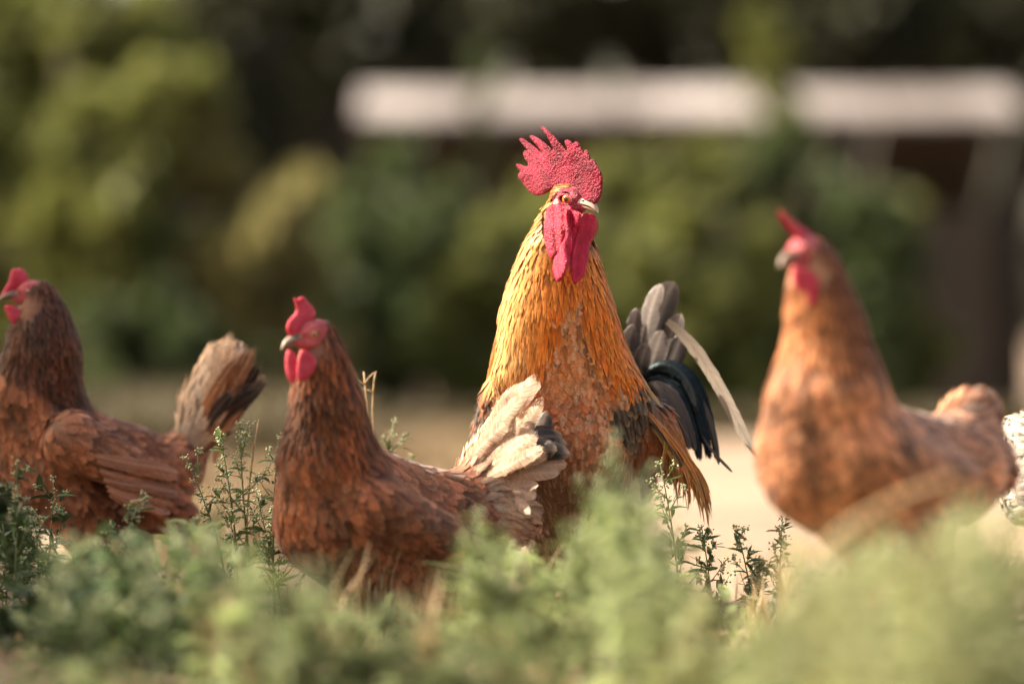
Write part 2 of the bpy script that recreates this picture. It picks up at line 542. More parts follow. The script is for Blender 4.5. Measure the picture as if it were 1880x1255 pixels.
def plumage(name, body, pts, cfg, colfn, mat, parent):
    """grow feathers that follow the flow over the body"""
    if not len(pts):
        return None
    n = len(pts)
    rows, cols = cfg.get('rows', 7), cfg.get('cols', 5)
    s = np.linspace(0, 1, rows); c = np.linspace(-1, 1, cols)
    prof = cfg['prof'](s)
    Ls = cfg['L'] * rng.uniform(0.72, 1.2, n); Ws = cfg['W'] * rng.uniform(0.8, 1.2, n)
    if 'Lfn' in cfg:
        Ls = Ls * cfg['Lfn'](pts)
    lay = rng.uniform(0.55, 1.1, n)
    d, g = body.grad(pts)
    f, _ = body.flow(pts)
    tang = lambda v, nn: nrmz(v - (v * nn).sum(-1, keepdims=True) * nn)
    dr = tang(f, g)
    side = np.cross(g, dr)
    ang = rng.normal(0, cfg.get('jit', 0.16), n)[:, None]
    dr = nrmz(dr * np.cos(ang) + side * np.sin(ang))
    pos = pts.copy()
    C = np.empty((n, rows, 3)); Nn = np.empty((n, rows, 3)); D = np.empty((n, rows, 3))
    for r in range(rows):
        tgt = cfg.get('o0', 0.001) + cfg['o1'] * s[r] ** 1.3 * lay
        if cfg.get('flare'):
            tgt = tgt + cfg['flare'] * s[r] ** 3 * lay
        d, g = body.grad(pos)
        pos = pos - g * (d - tgt)[:, None]
        C[:, r] = pos; Nn[:, r] = g
        f, _ = body.flow(pos)
        f = tang(f, g)
        dr = nrmz(dr * 0.75 + f * 0.25 + np.array([0, 0, -1]) * cfg.get('grav', 0.03))
        dr = tang(dr, g)
        D[:, r] = dr
        pos = pos + dr * (Ls / (rows - 1))[:, None]
    side = np.cross(Nn, D)
    tw = rng.normal(0, cfg.get('twist', 0.09), n)[:, None, None]
    sideT = side * np.cos(tw) + Nn * np.sin(tw)
    hw = (Ws[:, None] * prof[None, :] * 0.5)
    cc = c[None, None, :]
    rag = 1 + rng.normal(0, 0.13, (n, rows, cols)) * (np.abs(c) > 0.9)[None, None, :]
    V = C[:, :, None, :] + sideT[:, :, None, :] * (hw[:, :, None] * cc * rag)[..., None]
    V = V - Nn[:, :, None, :] * ((hw[:, :, None] * cfg.get('cup', 0.18)) * cc ** 2)[..., None]
    # tips: v-shaped sag of the edges backwards along the shaft
    V = V - D[:, :, None, :] * (hw[:, :, None] * 0.55 * np.abs(cc) ** 1.5 * (s[None, :, None] ** 2))[..., None]
    V = V + rng.normal(0, 0.00018, V.shape)
    rnd = rng.random(n)
    px, py = PX(pts)
    col = colfn(pts, px, py, rnd, s, c)
    col = np.clip(col, 0.003, 1)
    uv = np.empty((n, rows, cols, 3))
    uv[..., 0] = cc; uv[..., 1] = s[None, :, None]; uv[..., 2] = rnd[:, None, None]
    ii = np.arange(rows - 1)[:, None] * cols + np.arange(cols - 1)[None, :]
    q = np.stack([ii, ii + cols, ii + cols + 1, ii + 1], -1).reshape(-1, 4)
    ns = nrmz(Nn[:, :, None, :] + sideT[:, :, None, :] * (cc * cfg.get('round', .28))[..., None] + D[:, :, None, :] * (.30 * s[None, :, None] ** 2)[..., None] + rng.normal(0, .06, (n, 1, 1, 3)))
    F = (q[None] + (np.arange(n) * rows * cols)[:, None, None]).reshape(-1, 4)
    o = new_mesh(name, V.reshape(-1, 3), F, mat, parent, col=col.reshape(-1, 3), uv=uv.reshape(-1, 3), nrm=ns)
    o['kind'] = 'stuff'
    return o


def mixc(a, b, t):
    return a * (1 - t) + b * t


def fcol(n, s, c, root, mid, tip, lace=None, lace_amt=0.0, shaft=None, shaft_amt=0.0, edge=0.4, tip_at=0.78, spots=None):
    """colour of n feathers over rows s and columns c"""
    A = lambda x: np.broadcast_to(np.asarray(x, float), (n, 3))[:, None, None, :]
    S_ = s[None, :, None, None]; C_ = np.abs(c)[None, None, :, None]
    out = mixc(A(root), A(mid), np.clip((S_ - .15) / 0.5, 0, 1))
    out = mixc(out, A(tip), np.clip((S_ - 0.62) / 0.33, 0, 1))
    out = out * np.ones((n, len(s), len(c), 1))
    if lace is not None:
        e = np.maximum(np.clip((C_ - edge) / (1 - edge), 0, 1) * np.clip(S_ * 2 - 0.3, 0, 1), np.clip((S_ - tip_at) / (1 - tip_at) * 1.3, 0, 1))
        la = np.broadcast_to(np.asarray(lace_amt, float), (n,))[:, None, None, None]
        out = mixc(out, A(lace), e * la)
    if shaft is not None:
        sa = np.broadcast_to(np.asarray(shaft_amt, float), (n,))[:, None, None, None]
        out = mixc(out, A(shaft), (C_ < 0.05) * sa * np.clip(S_ * 3, 0, 1))
    return out


def vary(base, rnd, amt=0.25):
    b = np.broadcast_to(np.asarray(base, float), (len(rnd), 3))
    return b * (1 + (rnd[:, None] - 0.5) * 2 * amt)


def sm(x, a, b):
    t = np.clip((np.asarray(x, float) - a) / (b - a), 0, 1)
    return t * t * (3 - 2 * t)


def long_feather(name, ctrl, width, face, cols, parent, mat='tail', rows=26, ncol=9, prof=None, cup=0.12, label=None, split=0.5, seed=0, soft=False):
    """one tail or flight feather: shaft along a curve, two vanes, a few splits at the edge"""
    r = np.random.default_rng(seed)
    path = bezier(ctrl, rows)
    s = np.linspace(0, 1, rows); c = np.linspace(-1, 1, ncol)
    t = nrmz(np.gradient(path, axis=0))
    face = np.asarray(face, float)
    side = nrmz(np.cross(t, face)); nn = nrmz(np.cross(side, t))
    w = prof(s) if prof else np.clip(np.minimum(0.35 + 1.6 * s, 1) * np.sqrt(np.clip(1 - np.clip((s - 0.74) / 0.26, 0, 1) ** 2.2, 0, 1)), 0.03, 1)
    hw = width * 0.5 * w
    rag = 1 + r.normal(0, 0.09 if soft else 0.05, (rows, 2))
    for _ in range(int(split * 5)):
        k = r.integers(rows // 3, rows - 2)
        rag[k, r.integers(0, 2)] *= r.uniform(0.55, 0.85)
    ragc = np.where(c[None, :] < 0, rag[:, :1], rag[:, 1:]) * np.where(np.abs(c) > 0.95, 1, 0)[None] + np.where(np.abs(c) > 0.95, 0, 1)[None]
    V = path[:, None] + side[:, None] * (hw[:, None] * c[None] * ragc)[..., None] - nn[:, None] * (hw[:, None] * cup * 2 * np.abs(c[None]) ** 1.7)[..., None]
    V = V - t[:, None] * (hw[:, None] * 0.35 * np.abs(c[None]) ** 1.6)[..., None]
    wav = np.sin(s[:, None] * 9 + c[None] * 2 + seed) * 0.0010 * np.abs(c[None])
    V = V + nn[:, None] * wav[..., None]
    root, mid, tip, lace = [np.array(x, float) for x in cols[:4]]
    S_, C_ = s[:, None, None], np.abs(c)[None, :, None]
    col = mixc(root, mid, np.clip(S_ / 0.35, 0, 1)); col = mixc(col, tip, np.clip((S_ - 0.5) / 0.4, 0, 1)) * np.ones((rows, ncol, 1))
    la = cols[4] if len(cols) > 4 else 0.5
    col = mixc(col, lace, np.clip(np.maximum((C_ - 0.72) / 0.28, (S_ - 0.93) / 0.07), 0, 1) * la)
    sh = np.array(cols[5] if len(cols) > 5 else mid * 1.5, float)
    col = np.where(C_ < 0.05, mixc(col, sh, 0.6), col)
    col = col * r.uniform(0.95, 1.05, (rows, 1, 1))
    uv = np.zeros((rows, ncol, 3)); uv[..., 0] = c[None]; uv[..., 1] = s[:, None] * (1 if mat == 'hackle' and not soft else 2); uv[..., 2] = r.random()
    ii = np.arange(rows - 1)[:, None] * ncol + np.arange(ncol - 1)[None]
    q = np.stack([ii, ii + 1, ii + ncol + 1, ii + ncol], -1).reshape(-1, 4)
    o = new_mesh(name, V.reshape(-1, 3), q, M['soft' if soft else mat], parent, col=np.clip(col, 0.003, 1).reshape(-1, 3), uv=uv.reshape(-1, 3))
    if label: o['label'] = label
    return o


# ------------------------------------------------------------------ combs and wattles: fleshy blades
def smooth_poly(pts, n=2):
    p = np.asarray(pts, float)
    for _ in range(n):
        q = np.roll(p, -1, 0)
        p = np.stack([p * 0.8 + q * 0.2, p * 0.2 + q * 0.8], 1).reshape(-1, 2)
    return p


def poly_sd(poly, X, Z):
    d = np.full(X.shape, 1e9); ins = np.zeros(X.shape, bool)
    for a, b in zip(poly, np.roll(poly, -1, 0)):
        ex, ez = b - a
        wx, wz = X - a[0], Z - a[1]
        t = np.clip((wx * ex + wz * ez) / (ex * ex + ez * ez + 1e-12), 0, 1)
        d = np.minimum(d, (wx - ex * t) ** 2 + (wz - ez * t) ** 2)
        cr = (a[1] > Z) != (b[1] > Z)
        xs = a[0] + (Z - a[1]) / np.where(abs(ez) < 1e-12, 1e-12, ez) * ex
        ins ^= cr & (X < xs)
    d = np.sqrt(d)
    return np.where(ins, -d, d)


def blade(name, poly_px, Yref, sheet, tmax, lam, mat, parent, h=0.0009, relief=None):
    """poly seen at depth Yref; sheet(x, z) gives the blade's own depth there, so it can be turned and bent"""
    sc = S(Yref)
    p = np.array([[(x - 940) * sc, CAMH - (y - 627.5) * sc] for x, y in poly_px])
    p = smooth_poly(p)
    lo = p.min(0) - 0.004; hi = p.max(0) + 0.004
    nx, nz = (np.ceil((hi - lo) / h).astype(int) + 1)
    X, Z = np.meshgrid(lo[0] + np.arange(nx) * h, lo[1] + np.arange(nz) * h, indexing='ij')
    sd = poly_sd(p, X, Z)
    din = np.clip(-sd / lam, 0, 1)
    T = tmax * np.sqrt(np.clip(1 - (1 - din) ** 2, 0, 1))
    k = int(math.ceil(tmax * 1.5 / h)) + 2
    nn = np.arange(-k, k + 1) * h
    Fv = np.where(sd[..., None] < 0, np.abs(nn)[None, None] - T[..., None], np.sqrt(nn[None, None] ** 2 + sd[..., None] ** 2))
    Fv = Fv - 0.0003
    V, Q = surface_nets(Fv, np.array([lo[0], lo[1], nn[0]]), (h, h, h))
    for _ in range(2):                          # relax the stair steps
        nb = np.zeros_like(V); ct = np.zeros(len(V))
        for i in range(4):
            np.add.at(nb, Q[:, i], V[Q[:, (i + 1) % 4]] + V[Q[:, (i - 1) % 4]]); np.add.at(ct, Q[:, i], 2)
        V = V * 0.5 + 0.5 * nb / ct[:, None]
    x, z, m = V[:, 0], V[:, 1], V[:, 2]
    if relief is not None:
        m = m + relief(x, z) * np.where(m > 0, 1, -0.3)
    e = 0.0005
    y = sheet(x, z)
    gx = (sheet(x + e, z) - y) / e; gz = (sheet(x, z + e) - y) / e
    nrm = nrmz(np.stack([gx, -np.ones_like(gx), gz], -1))     # faces the camera side
    # the outline was taken at Yref: carry it to the blade's real depth along the line of sight
    W = np.stack([x, y, z], -1)
    f = ((y + CAMD) / (Yref + CAMD))
    W[:, 0] = x * f; W[:, 2] = CAMH + (z - CAMH) * f
    return new_mesh(name, W + nrm * m[:, None], Q, mat, parent)


def wn_noise(x, z, sc, seed):
    r = np.random.default_rng(seed)
    out = 0
    for _ in range(7):
        a = r.uniform(0, 6.28); k = sc * r.uniform(0.6, 1.6)
        out = out + np.sin((x * math.cos(a) + z * math.sin(a)) * k + r.uniform(0, 6.28))
    return out / 7


# ------------------------------------------------------------------ heads
def head(parent, O, F, scale, mats, iris, lobe_mat, brow=1.0, lobe=1.0, es=1.0):
    F = nrmz(np.asarray(F, float)); U = np.array([0, 0, 1.0]); U = nrmz(U - (U @ F) * F)
    L_ = np.cross(U, F)
    k = 0.001 * scale
    W = lambda f, l, u: np.asarray(O) + (F * f + L_ * l + U * u) * k
    R = np.stack([F, L_, U])
    hb = Body(0.006 * scale)
    lid = Body(0.0015 * scale)
    bone = lambda a, b, ra, rb: hb.bone(W(*a), W(*b), ra * k, rb * k, 'h')
    bone((-9, 0, 0), (2, 0, 3), 14.5, 13.0)
    bone((0, 0, 0), (20, 0, -2), 12.0, 6.8)
    bone((-8, 0, -10), (13, 0, -8), 11, 7)
    for sgn in (-1, 1):
        bone((0, 8 * sgn, -9), (9, 5.5 * sgn, -8), 6, 5)
        bone((-5, 11.5 * sgn, 9.0 * brow), (13, 8.0 * sgn, 5.0 * brow), 2.6, 2.0)
        q = lambda t: (3 + 6.4 * es * math.cos(t), (13.6 - 1.9 * es * math.cos(t)) * sgn, 0.6 + 4.6 * es * math.sin(t) * (.85 if math.sin(t) > 0 else 1))
        for i in range(14):
            lid.bone(W(*q(i * math.pi / 7)), W(*q((i + 1) * math.pi / 7)), 1.25 * k, 1.25 * k, 'h')
    eyes = [W(3, (10.2 - (es - 1) * 5.9) * sgn, 0.8) for sgn in (-1, 1)]
    sock = [W(3.5, 15.0 * sgn, 0.6) for sgn in (-1, 1)]

    def fn(p):
        d = hb.sd(p)
        for e in sock:
            de = 6.6 * es * k - np.linalg.norm(p - e, axis=-1)
            h_ = np.maximum(0.0015 - np.abs(d - de), 0) / 0.0015
            d = np.maximum(d, de) + h_ * h_ * 0.0015 * 0.25
        d2 = lid.sd(p)
        h_ = np.maximum(0.0022 - np.abs(d - d2), 0) / 0.0022
        return np.minimum(d, d2) - h_ * h_ * 0.0022 * 0.25
    lo, hi = hb.bounds(0.006)
    V, Q = mesh_implicit(fn, lo, hi, 0.0010)
    q = (V - np.asarray(O)) @ R.T / k
    V = V + nrmz(V - np.asarray(O)) * (wn_noise(q[:, 0] + q[:, 1], q[:, 2], 0.9, 3) * 0.25 * k)[:, None]
    new_mesh('face', V, Q, M[mats[1]], parent)
    # eyes: iris ring and pupil looking out to the side
    for sgn in (-1, 1):
        ax = nrmz(F * 0.34 + L_ * sgn + U * -0.02)
        c = W(3, (10.2 - (es - 1) * 5.9) * sgn, 0.8)
        u1 = nrmz(np.cross(ax, U)); v1 = np.cross(u1, ax)
        Vv, Ff, Cc = [], [], []
        nr, ns = 22, 24
        for i in range(nr):
            th = math.pi * 0.62 * i / (nr - 1)
            bulge = es * (1 + 0.05 * max(0, math.cos(th)) ** 6)
            for j in range(ns):
                ph = 2 * math.pi * j / ns
                Vv.append(c + 5.9 * k * bulge * (ax * math.cos(th) + (u1 * math.cos(ph) + v1 * math.sin(ph)) * math.sin(th)))
                if th < 0.33: cc = (0.004, 0.003, 0.003)
                elif th < 0.78: cc = tuple(np.array(iris) * (0.75 + 0.35 * ((j * 7) % 5) / 5) * (0.6 if th < 0.42 else 1))
                else: cc = (0.10, 0.03, 0.02)
                Cc.append(cc)
        for i in range(nr - 1):
            for j in range(ns):
                j2 = (j + 1) % ns
                Ff.append((i * ns + j, i * ns + j2, (i + 1) * ns + j2, (i + 1) * ns + j))
        new_mesh('eye', Vv, Ff, M['eye'], parent, col=Cc)
    # beak: two curved mandibles
    for nm, base, mid, tip, w0, h0, sgn in (('upper_beak', (15, 0, -1.2), (35, 0, 2.2), (42.5, 0, -7.5), 8.6, 7.2, 1), ('lower_beak', (14, 0, -3.2), (30, 0, -3.0), (37.5, 0, -5.6), 7.0, 3.8, -1)):
        path = bezier([base, mid, tip], 18)
        Vv, Ff = [], []
        ns = 16
        for i, pnt in enumerate(path):
            t = i / 17
            wd = w0 * (1 - t) ** 0.62 + 0.35; ht = h0 * (1 - t) ** 0.55 + 0.35
            for j in range(ns):
                a = 2 * math.pi * j / ns
                y = math.cos(a) * wd * (1 if math.sin(a) * sgn < 0 else 0.93)
                z = math.sin(a) * ht * (1.0 if math.sin(a) * sgn > 0 else 0.30)
                Vv.append(W(pnt[0], y, pnt[2] + z))
        for i in range(17):
            for j in range(ns):
                j2 = (j + 1) % ns
                Ff.append((i * ns + j, i * ns + j2, (i + 1) * ns + j2, (i + 1) * ns + j))
        Ff.append(tuple(17 * ns + j for j in range(ns)))
        ub = new_mesh(nm, Vv, Ff, M['beak' if mats[0] == 'comb' else 'hen_beak'], parent)
        if sgn == 1:
            for s2 in (-1, 1):
                V2, F2 = tube_vf([W(20, 6.6 * s2, 2.2), W(23, 6.2 * s2, 2.5), W(26, 5.4 * s2, 2.2)], [0.3 * k, 1.3 * k, 0.3 * k], 7)
                new_mesh('nostril', V2, F2, M['nostril'], ub)
    # ear lobes
    for sgn in (-1, 1):
        lb = Body(0.004 * scale)
        lb.bone(W(-8, 12.5 * sgn, -6), W(-9.5, 12.8 * sgn, -6 - 9 * lobe), 5.6 * k, 4.4 * k, 'l', sq=(L_, 0.6))
        lo, hi = lb.bounds(0.004)
        V, Q = mesh_implicit(lb.sd, lo, hi, 0.0012)
        new_mesh('ear_lobe', V, Q, M[lobe_mat], parent)
    return W, (F, L_, U)


def planar_sheet(O, F, bow=0.0):
    """vertical plane through O that holds the bird's forward direction"""
    m = F[1] / F[0]
    return lambda x, z: O[1] + (x - O[0]) * m + bow * (z - O[2]) ** 2


def legs(body, hips, feet, fwd):
    fwd = nrmz(np.array([fwd[0], fwd[1], 0.0]))
    lat = np.array([-fwd[1], fwd[0], 0])
    for hp, ft in zip(hips, feet):
        hp = np.asarray(hp, float); ft = np.asarray(ft, float)
        hock = ft * 0.45 + hp * 0.55 - fwd * 0.025
        hock[2] = ft[2] + (hp[2] - ft[2]) * 0.42
        body.bone(hp, hock, 0.036, 0.016, 'thigh', flow=(0, 0, -1))
        ank = ft + np.array([0, 0, 0.014])
        body.bone(hock, ank, 0.0085, 0.0075, 'shank')
        for a, ln in ((0, 0.06), (0.55, 0.05), (-0.55, 0.05), (math.pi, 0.028)):
            dd = fwd * math.cos(a) + lat * math.sin(a)
            body.bone(ank, ft + dd * ln + np.array([0, 0, 0.006]), 0.0065, 0.004, 'shank')


def make_bird(name, label, cat, loc, body, cfgs, colfns, skin, group=None, ncand=60000, skip=None, h=0.0038, retag=None):
    root = thing(name, label, cat, loc, group)
    lo, hi = body.bounds(0.012)
    V, Q = mesh_implicit(body.sd, lo, hi, h)
    _, bi = body.flow(V)
    tags = np.array([b[4] for b in body.b])[bi]
    col = np.tile(np.array(skin, float), (len(V), 1))
    col[tags == 'shank'] = (0.55, 0.36, 0.10)
    new_mesh('body', V, Q, M['skin'], root, col=col)
    tg = [b[4] for b in body.b]
    spc = np.array([cfgs[t]['sp'] if t in cfgs else 0 for t in tg])

    def rad(p):
        _, b = body.flow(p)
        r = spc[b]
        if skip is not None:
            r = np.where(skip(p), 0, r)
        return r
    pts = poisson(V, Q, ncand, rad)
    _, b = body.flow(pts)
    tt = np.array(tg)[b]
    if retag is not None:
        tt = retag(pts, tt)
    for t in cfgs:
        sel = pts[tt == t]
        plumage(cfgs[t]['name'], body, sel, cfgs[t], colfns[t], M[cfgs[t].get('mat', 'plume')], root)
    return root, (V, Q)
# ------------------------------------------------------------------ ground
def ground_mat():
    m, nt, b = mat_new('sandy_soil')
    L = nt.links.new
    tc = N(nt, 'ShaderNodeTexCoord')
    n1 = N(nt, 'ShaderNodeTexNoise', Scale=1.3, Detail=6.0); L(tc.outputs['Object'], n1.inputs['Vector'])
    n2 = N(nt, 'ShaderNodeTexNoise', Scale=45.0, Detail=8.0, Roughness=0.7); L(tc.outputs['Object'], n2.inputs['Vector'])
    vo = N(nt, 'ShaderNodeTexVoronoi', Scale=130.0); L(tc.outputs['Object'], vo.inputs['Vector'])
    r1 = N(nt, 'ShaderNodeValToRGB'); L(n1.outputs[0], r1.inputs[0])
    r1.color_ramp.elements[0].position = 0.3; r1.color_ramp.elements[0].color = (.15, .105, .068, 1)
    r1.color_ramp.elements[1].position = 0.65; r1.color_ramp.elements[1].color = (.30, .215, .152, 1)
    mm = N(nt, 'ShaderNodeMix', data_type='RGBA', blend_type='MULTIPLY'); mm.inputs[0].default_value = .5
    L(r1.outputs[0], mm.inputs[6]); L(n2.outputs[0], mm.inputs[7])
    m2 = N(nt, 'ShaderNodeVectorMath', operation='SCALE'); L(mm.outputs[2], m2.inputs[0]); m2.inputs['Scale'].default_value = 1.35
    L(m2.outputs[0], b.inputs['Base Color'])
    b.inputs['Roughness'].default_value = .95
    ad = N(nt, 'ShaderNodeMath', operation='MULTIPLY_ADD'); L(vo.outputs['Distance'], ad.inputs[0]); ad.inputs[1].default_value = .4; L(n2.outputs[0], ad.inputs[2])
    bp = N(nt, 'ShaderNodeBump', Strength=.7, Distance=.008); L(ad.outputs[0], bp.inputs['Height']); L(bp.outputs[0], b.inputs['Normal'])
    return m


def grid_ground():
    xs = np.concatenate([-np.geomspace(600, 3.2, 12), np.linspace(-3, 3, 61), np.geomspace(3.2, 600, 12)])
    ys = np.concatenate([[-300, -60, -15, -7], np.linspace(-4.5, 3, 76), np.geomspace(3.3, 1200, 26)])
    X, Y = np.meshgrid(xs, ys, indexing='ij')
    near = np.exp(-((X / 3) ** 2 + (Y / 3) ** 2))
    Zg = (wn_noise(X, Y, 6, 11) * .012 + wn_noise(X, Y, 17, 12) * .006) * near - .004
    V = np.stack([X, Y, Zg], -1).reshape(-1, 3)
    ny = len(ys)
    ii = np.arange(len(xs) - 1)[:, None] * ny + np.arange(ny - 1)[None]
    Q = np.stack([ii, ii + ny, ii + ny + 1, ii + 1], -1).reshape(-1, 4)
    o = new_mesh('ground', V, Q, ground_mat())
    o['kind'] = 'structure'


grid_ground()

# ------------------------------------------------------------------ open shed with a white roof
M['white'] = plain_mat('white_paint', (.29, .262, .25), .6, .3, 1.6, bump=.1, c2=(.12, .10, .09))
M['plank'] = plain_mat('dark_timber', (.024, .018, .014), .8, .5, 14, bump=.4)
M['door'] = plain_mat('weathered_door', (.055, .044, .036), .8, .3, 12, bump=.4)
M['roof'] = plain_mat('roof_sheet', (.16, .13, .11), .7, .3, 10, bump=.2)
M['rust'] = plain_mat('rusty_sheet', (.30, .14, .07), .8, .4, 6, bump=.2)
SY = 15.0


def shed():
    t = thing('shed', 'open timber shed with a white sheet roof behind the hedge', 'shed', (2.2, SY + .8, 0))
    sx = lambda px: (px - 940) * S(SY)
    z0, z1 = P(0, 224, SY)[2], P(0, 172, SY + .4)[2]
    x0, x1 = sx(600), sx(1878)
    # low gable roof of white sheets butted side by side, the near slope facing the yard
    cuts = [sx(652), sx(884), sx(1135), sx(1370), sx(1630), x1]
    run = .56
    for a, b in zip(cuts[:-1], cuts[1:]):
        dz = random.uniform(-.006, .006)
        for n_, (ya, za, yb, zb) in enumerate(((SY - .1, z0, SY - .1 + run, z1), (SY - .1 + run, z1, SY + 2.5, z1 - .9))):
            g = .012
            V = [(a + g, ya, za + dz), (b - g, ya, za + dz), (b - g, yb, zb + dz), (a + g, yb, zb + dz)]
            V2 = [(q[0], q[1], q[2] + .03) for q in V]
            mb = MB(); mb.add(V + V2, [(0, 3, 2, 1), (4, 5, 6, 7), (0, 1, 5, 4), (1, 2, 6, 5), (2, 3, 7, 6), (3, 0, 4, 7)])
            mb.build('roof_sheet', M['white'] if n_ == 0 else M['roof'], t, smooth=False)
    for px in (604, 1130, 1560, 1872):
        mb = MB(); mb.add(*box_vf(sx(px) - .06, sx(px) + .06, SY + .004, SY + .12, 0, z0 + .04)); mb.build('post', M['plank'], t, smooth=False)
    n = 24
    for i in range(n):
        a = x0 + (x1 - x0) * i / n; b = x0 + (x1 - x0) * (i + 1) / n
        mb = MB(); mb.add(*box_vf(a + .004, b - .004, SY + 2.2, SY + 2.23, 0, z1 - .80)); mb.build('plank', M['plank'], t, smooth=False)
    for side, xx in (('l', x0), ('r', x1)):
        for i in range(12):
            a = SY + .14 + i * .17
            mb = MB(); mb.add(*box_vf(xx - .015, xx + .015, a, a + .165, 0, z0 - .02 if i < 4 else z1 - .12 - .06 * i)); mb.build('plank', M['plank'], t, smooth=False)
    # weathered door leaning half open on the right
    for i in range(5):
        a = sx(1672) + i * .088
        mb = MB(); mb.add(*box_vf(a, a + .083, SY - .12, SY - .085, .03, P(0, 395, SY)[2] + .02 * (i % 2))); mb.build('door_board', M['door'], t, smooth=False)
    mb = MB(); mb.add(*box_vf(sx(1672), sx(1672) + .44, SY - .083, SY - .05, .25, .33)); mb.build('door_ledge', M['door'], t, smooth=False)
    mb = MB(); mb.add(*box_vf(sx(1672), sx(1672) + .44, SY - .083, SY - .05, .85, .93)); mb.build('door_ledge', M['door'], t, smooth=False)
    return t


shed()

# ------------------------------------------------------------------ trees and shrubs
def leaf_cloud(centres, radii, n_per, size, seed, squash=1.0, droop=.2):
    r = np.random.default_rng(seed)
    P_, D_, = [], []
    for c, rad, n in zip(centres, radii, n_per):
        d = nrmz(r.normal(size=(n, 3)))
        rr = rad * r.random(n) ** (1 / 2.2)
        p = np.asarray(c) + d * rr[:, None] * np.array([1, 1, squash])
        P_.append(p); D_.append(nrmz(d + r.normal(0, .7, (n, 3)) + np.array([0, 0, -droop])))
    p = np.concatenate(P_); d = np.concatenate(D_)
    n = len(p)
    sd = nrmz(np.cross(d, r.normal(size=(n, 3)))); up = np.cross(sd, d)
    L = size * r.uniform(.6, 1.3, n)[:, None]; w = L * .34
    V = np.stack([p, p + d * L * .45 + sd * w + up * L * .06, p + d * L - up * L * .1, p + d * L * .45 - sd * w + up * L * .06], 1)
    V = V.reshape(-1, 3)
    Q = np.arange(n * 4).reshape(-1, 4)
    return V, Q


def tree(name, label, base, crown, trunk_r, leafmat, leafsize, nleaf, seed, group=None, limbs=5, barkmat='bark', cat='tree', squash=1.0):
    """crown: list of (dx, dy, z, radius) clumps"""
    t = thing(name, label, cat, base, group)
    r = np.random.default_rng(seed)
    b = np.asarray(base, float)
    cs = [b + np.array([x, y, 0]) + np.array([0, 0, z]) for x, y, z, _ in crown]
    rs = [c[3] for c in crown]
    tot = sum(q ** 2 for q in rs)
    # break every clump into smaller tufts so the outline stays uneven
    C2, R2, N2 = [], [], []
    for c, q in zip(cs, rs):
        m = max(5, int(18 * q / .5))
        for _ in range(m):
            d = nrmz(r.normal(size=3)); 
            C2.append(c + d * q * r.uniform(.35, 1.0) * np.array([1, 1, squash])); R2.append(q * r.uniform(.18, .36)); N2.append(max(4, int(nleaf * (q ** 2 / tot) / m)))
    V, Q = leaf_cloud(C2, R2, N2, leafsize, seed)
    V = V[:]
    keep = V.reshape(-1, 4, 3)[:, :, 2].min(1) > .01
    V = V.reshape(-1, 4, 3)[keep].reshape(-1, 3); Q = np.arange(len(V)).reshape(-1, 4)
    cr = new_mesh('crown', V, Q, M[leafmat], t, smooth=False)
    mb = MB()
    top = np.mean(cs, 0)
    stem_top = np.array([top[0], top[1], max(c[2] for c in cs) - .2])
    stem = bezier([b, b + (0, 0, stem_top[2] * .4), stem_top * .8 + b * .2 + r.normal(0, .05, 3), stem_top], 9)
    stem[:, 2] = np.maximum(stem[:, 2], 0)
    mb.add(*tube_vf(stem, np.linspace(trunk_r, trunk_r * .3, 9), 8))
    tr = mb.build('trunk', M[barkmat], t)
    for i in range(min(limbs, len(cs))):
        c = cs[i]
        k = int(r.integers(2, 6))
        mb = MB(); mb.add(*tube_vf(bezier([stem[k], (stem[k] + c) / 2 + np.array([0, 0, .06]), c], 6), np.linspace(trunk_r * .5, trunk_r * .12, 6), 6))
        mb.build('limb', M[barkmat], t)
    return t


M['bark'] = plain_mat('bark', (.065, .05, .036), .9, .5, 30, bump=.5)
M['olive'] = plain_mat('olive_foliage', (.215, .235, .062), .55, .45, 2.2, trans=.4, c2=(.11, .125, .034))
M['green'] = plain_mat('green_foliage', (.105, .135, .05), .5, .45, 2.2, trans=.4, c2=(.055, .08, .03))
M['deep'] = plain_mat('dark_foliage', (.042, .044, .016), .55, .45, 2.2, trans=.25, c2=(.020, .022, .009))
M['golden'] = plain_mat('golden_foliage', (.34, .31, .12), .6, .4, 2.2, trans=.4, c2=(.19, .18, .07))


def W2(px, py, Y):
    p = P(px, py, Y)
    return p


def shrub_from(name, label, basepx, Y, clumps, leafmat, leafsize, nleaf, seed, tr=.05, group='shrubs behind the yard', cat='shrub'):
    """clumps: (px, py, rpx, dY) where each tuft mass is seen"""
    b = P(basepx, 700, Y); b[2] = 0
    cr = []
    for px, py, rp, dy in clumps:
        c = P(px, py, Y + dy)
        cr.append((c[0] - b[0], c[1] - b[1], c[2], rp * S(Y + dy)))
    return tree(name, label, tuple(b), cr, tr, leafmat, leafsize, nleaf, seed, group, cat=cat)


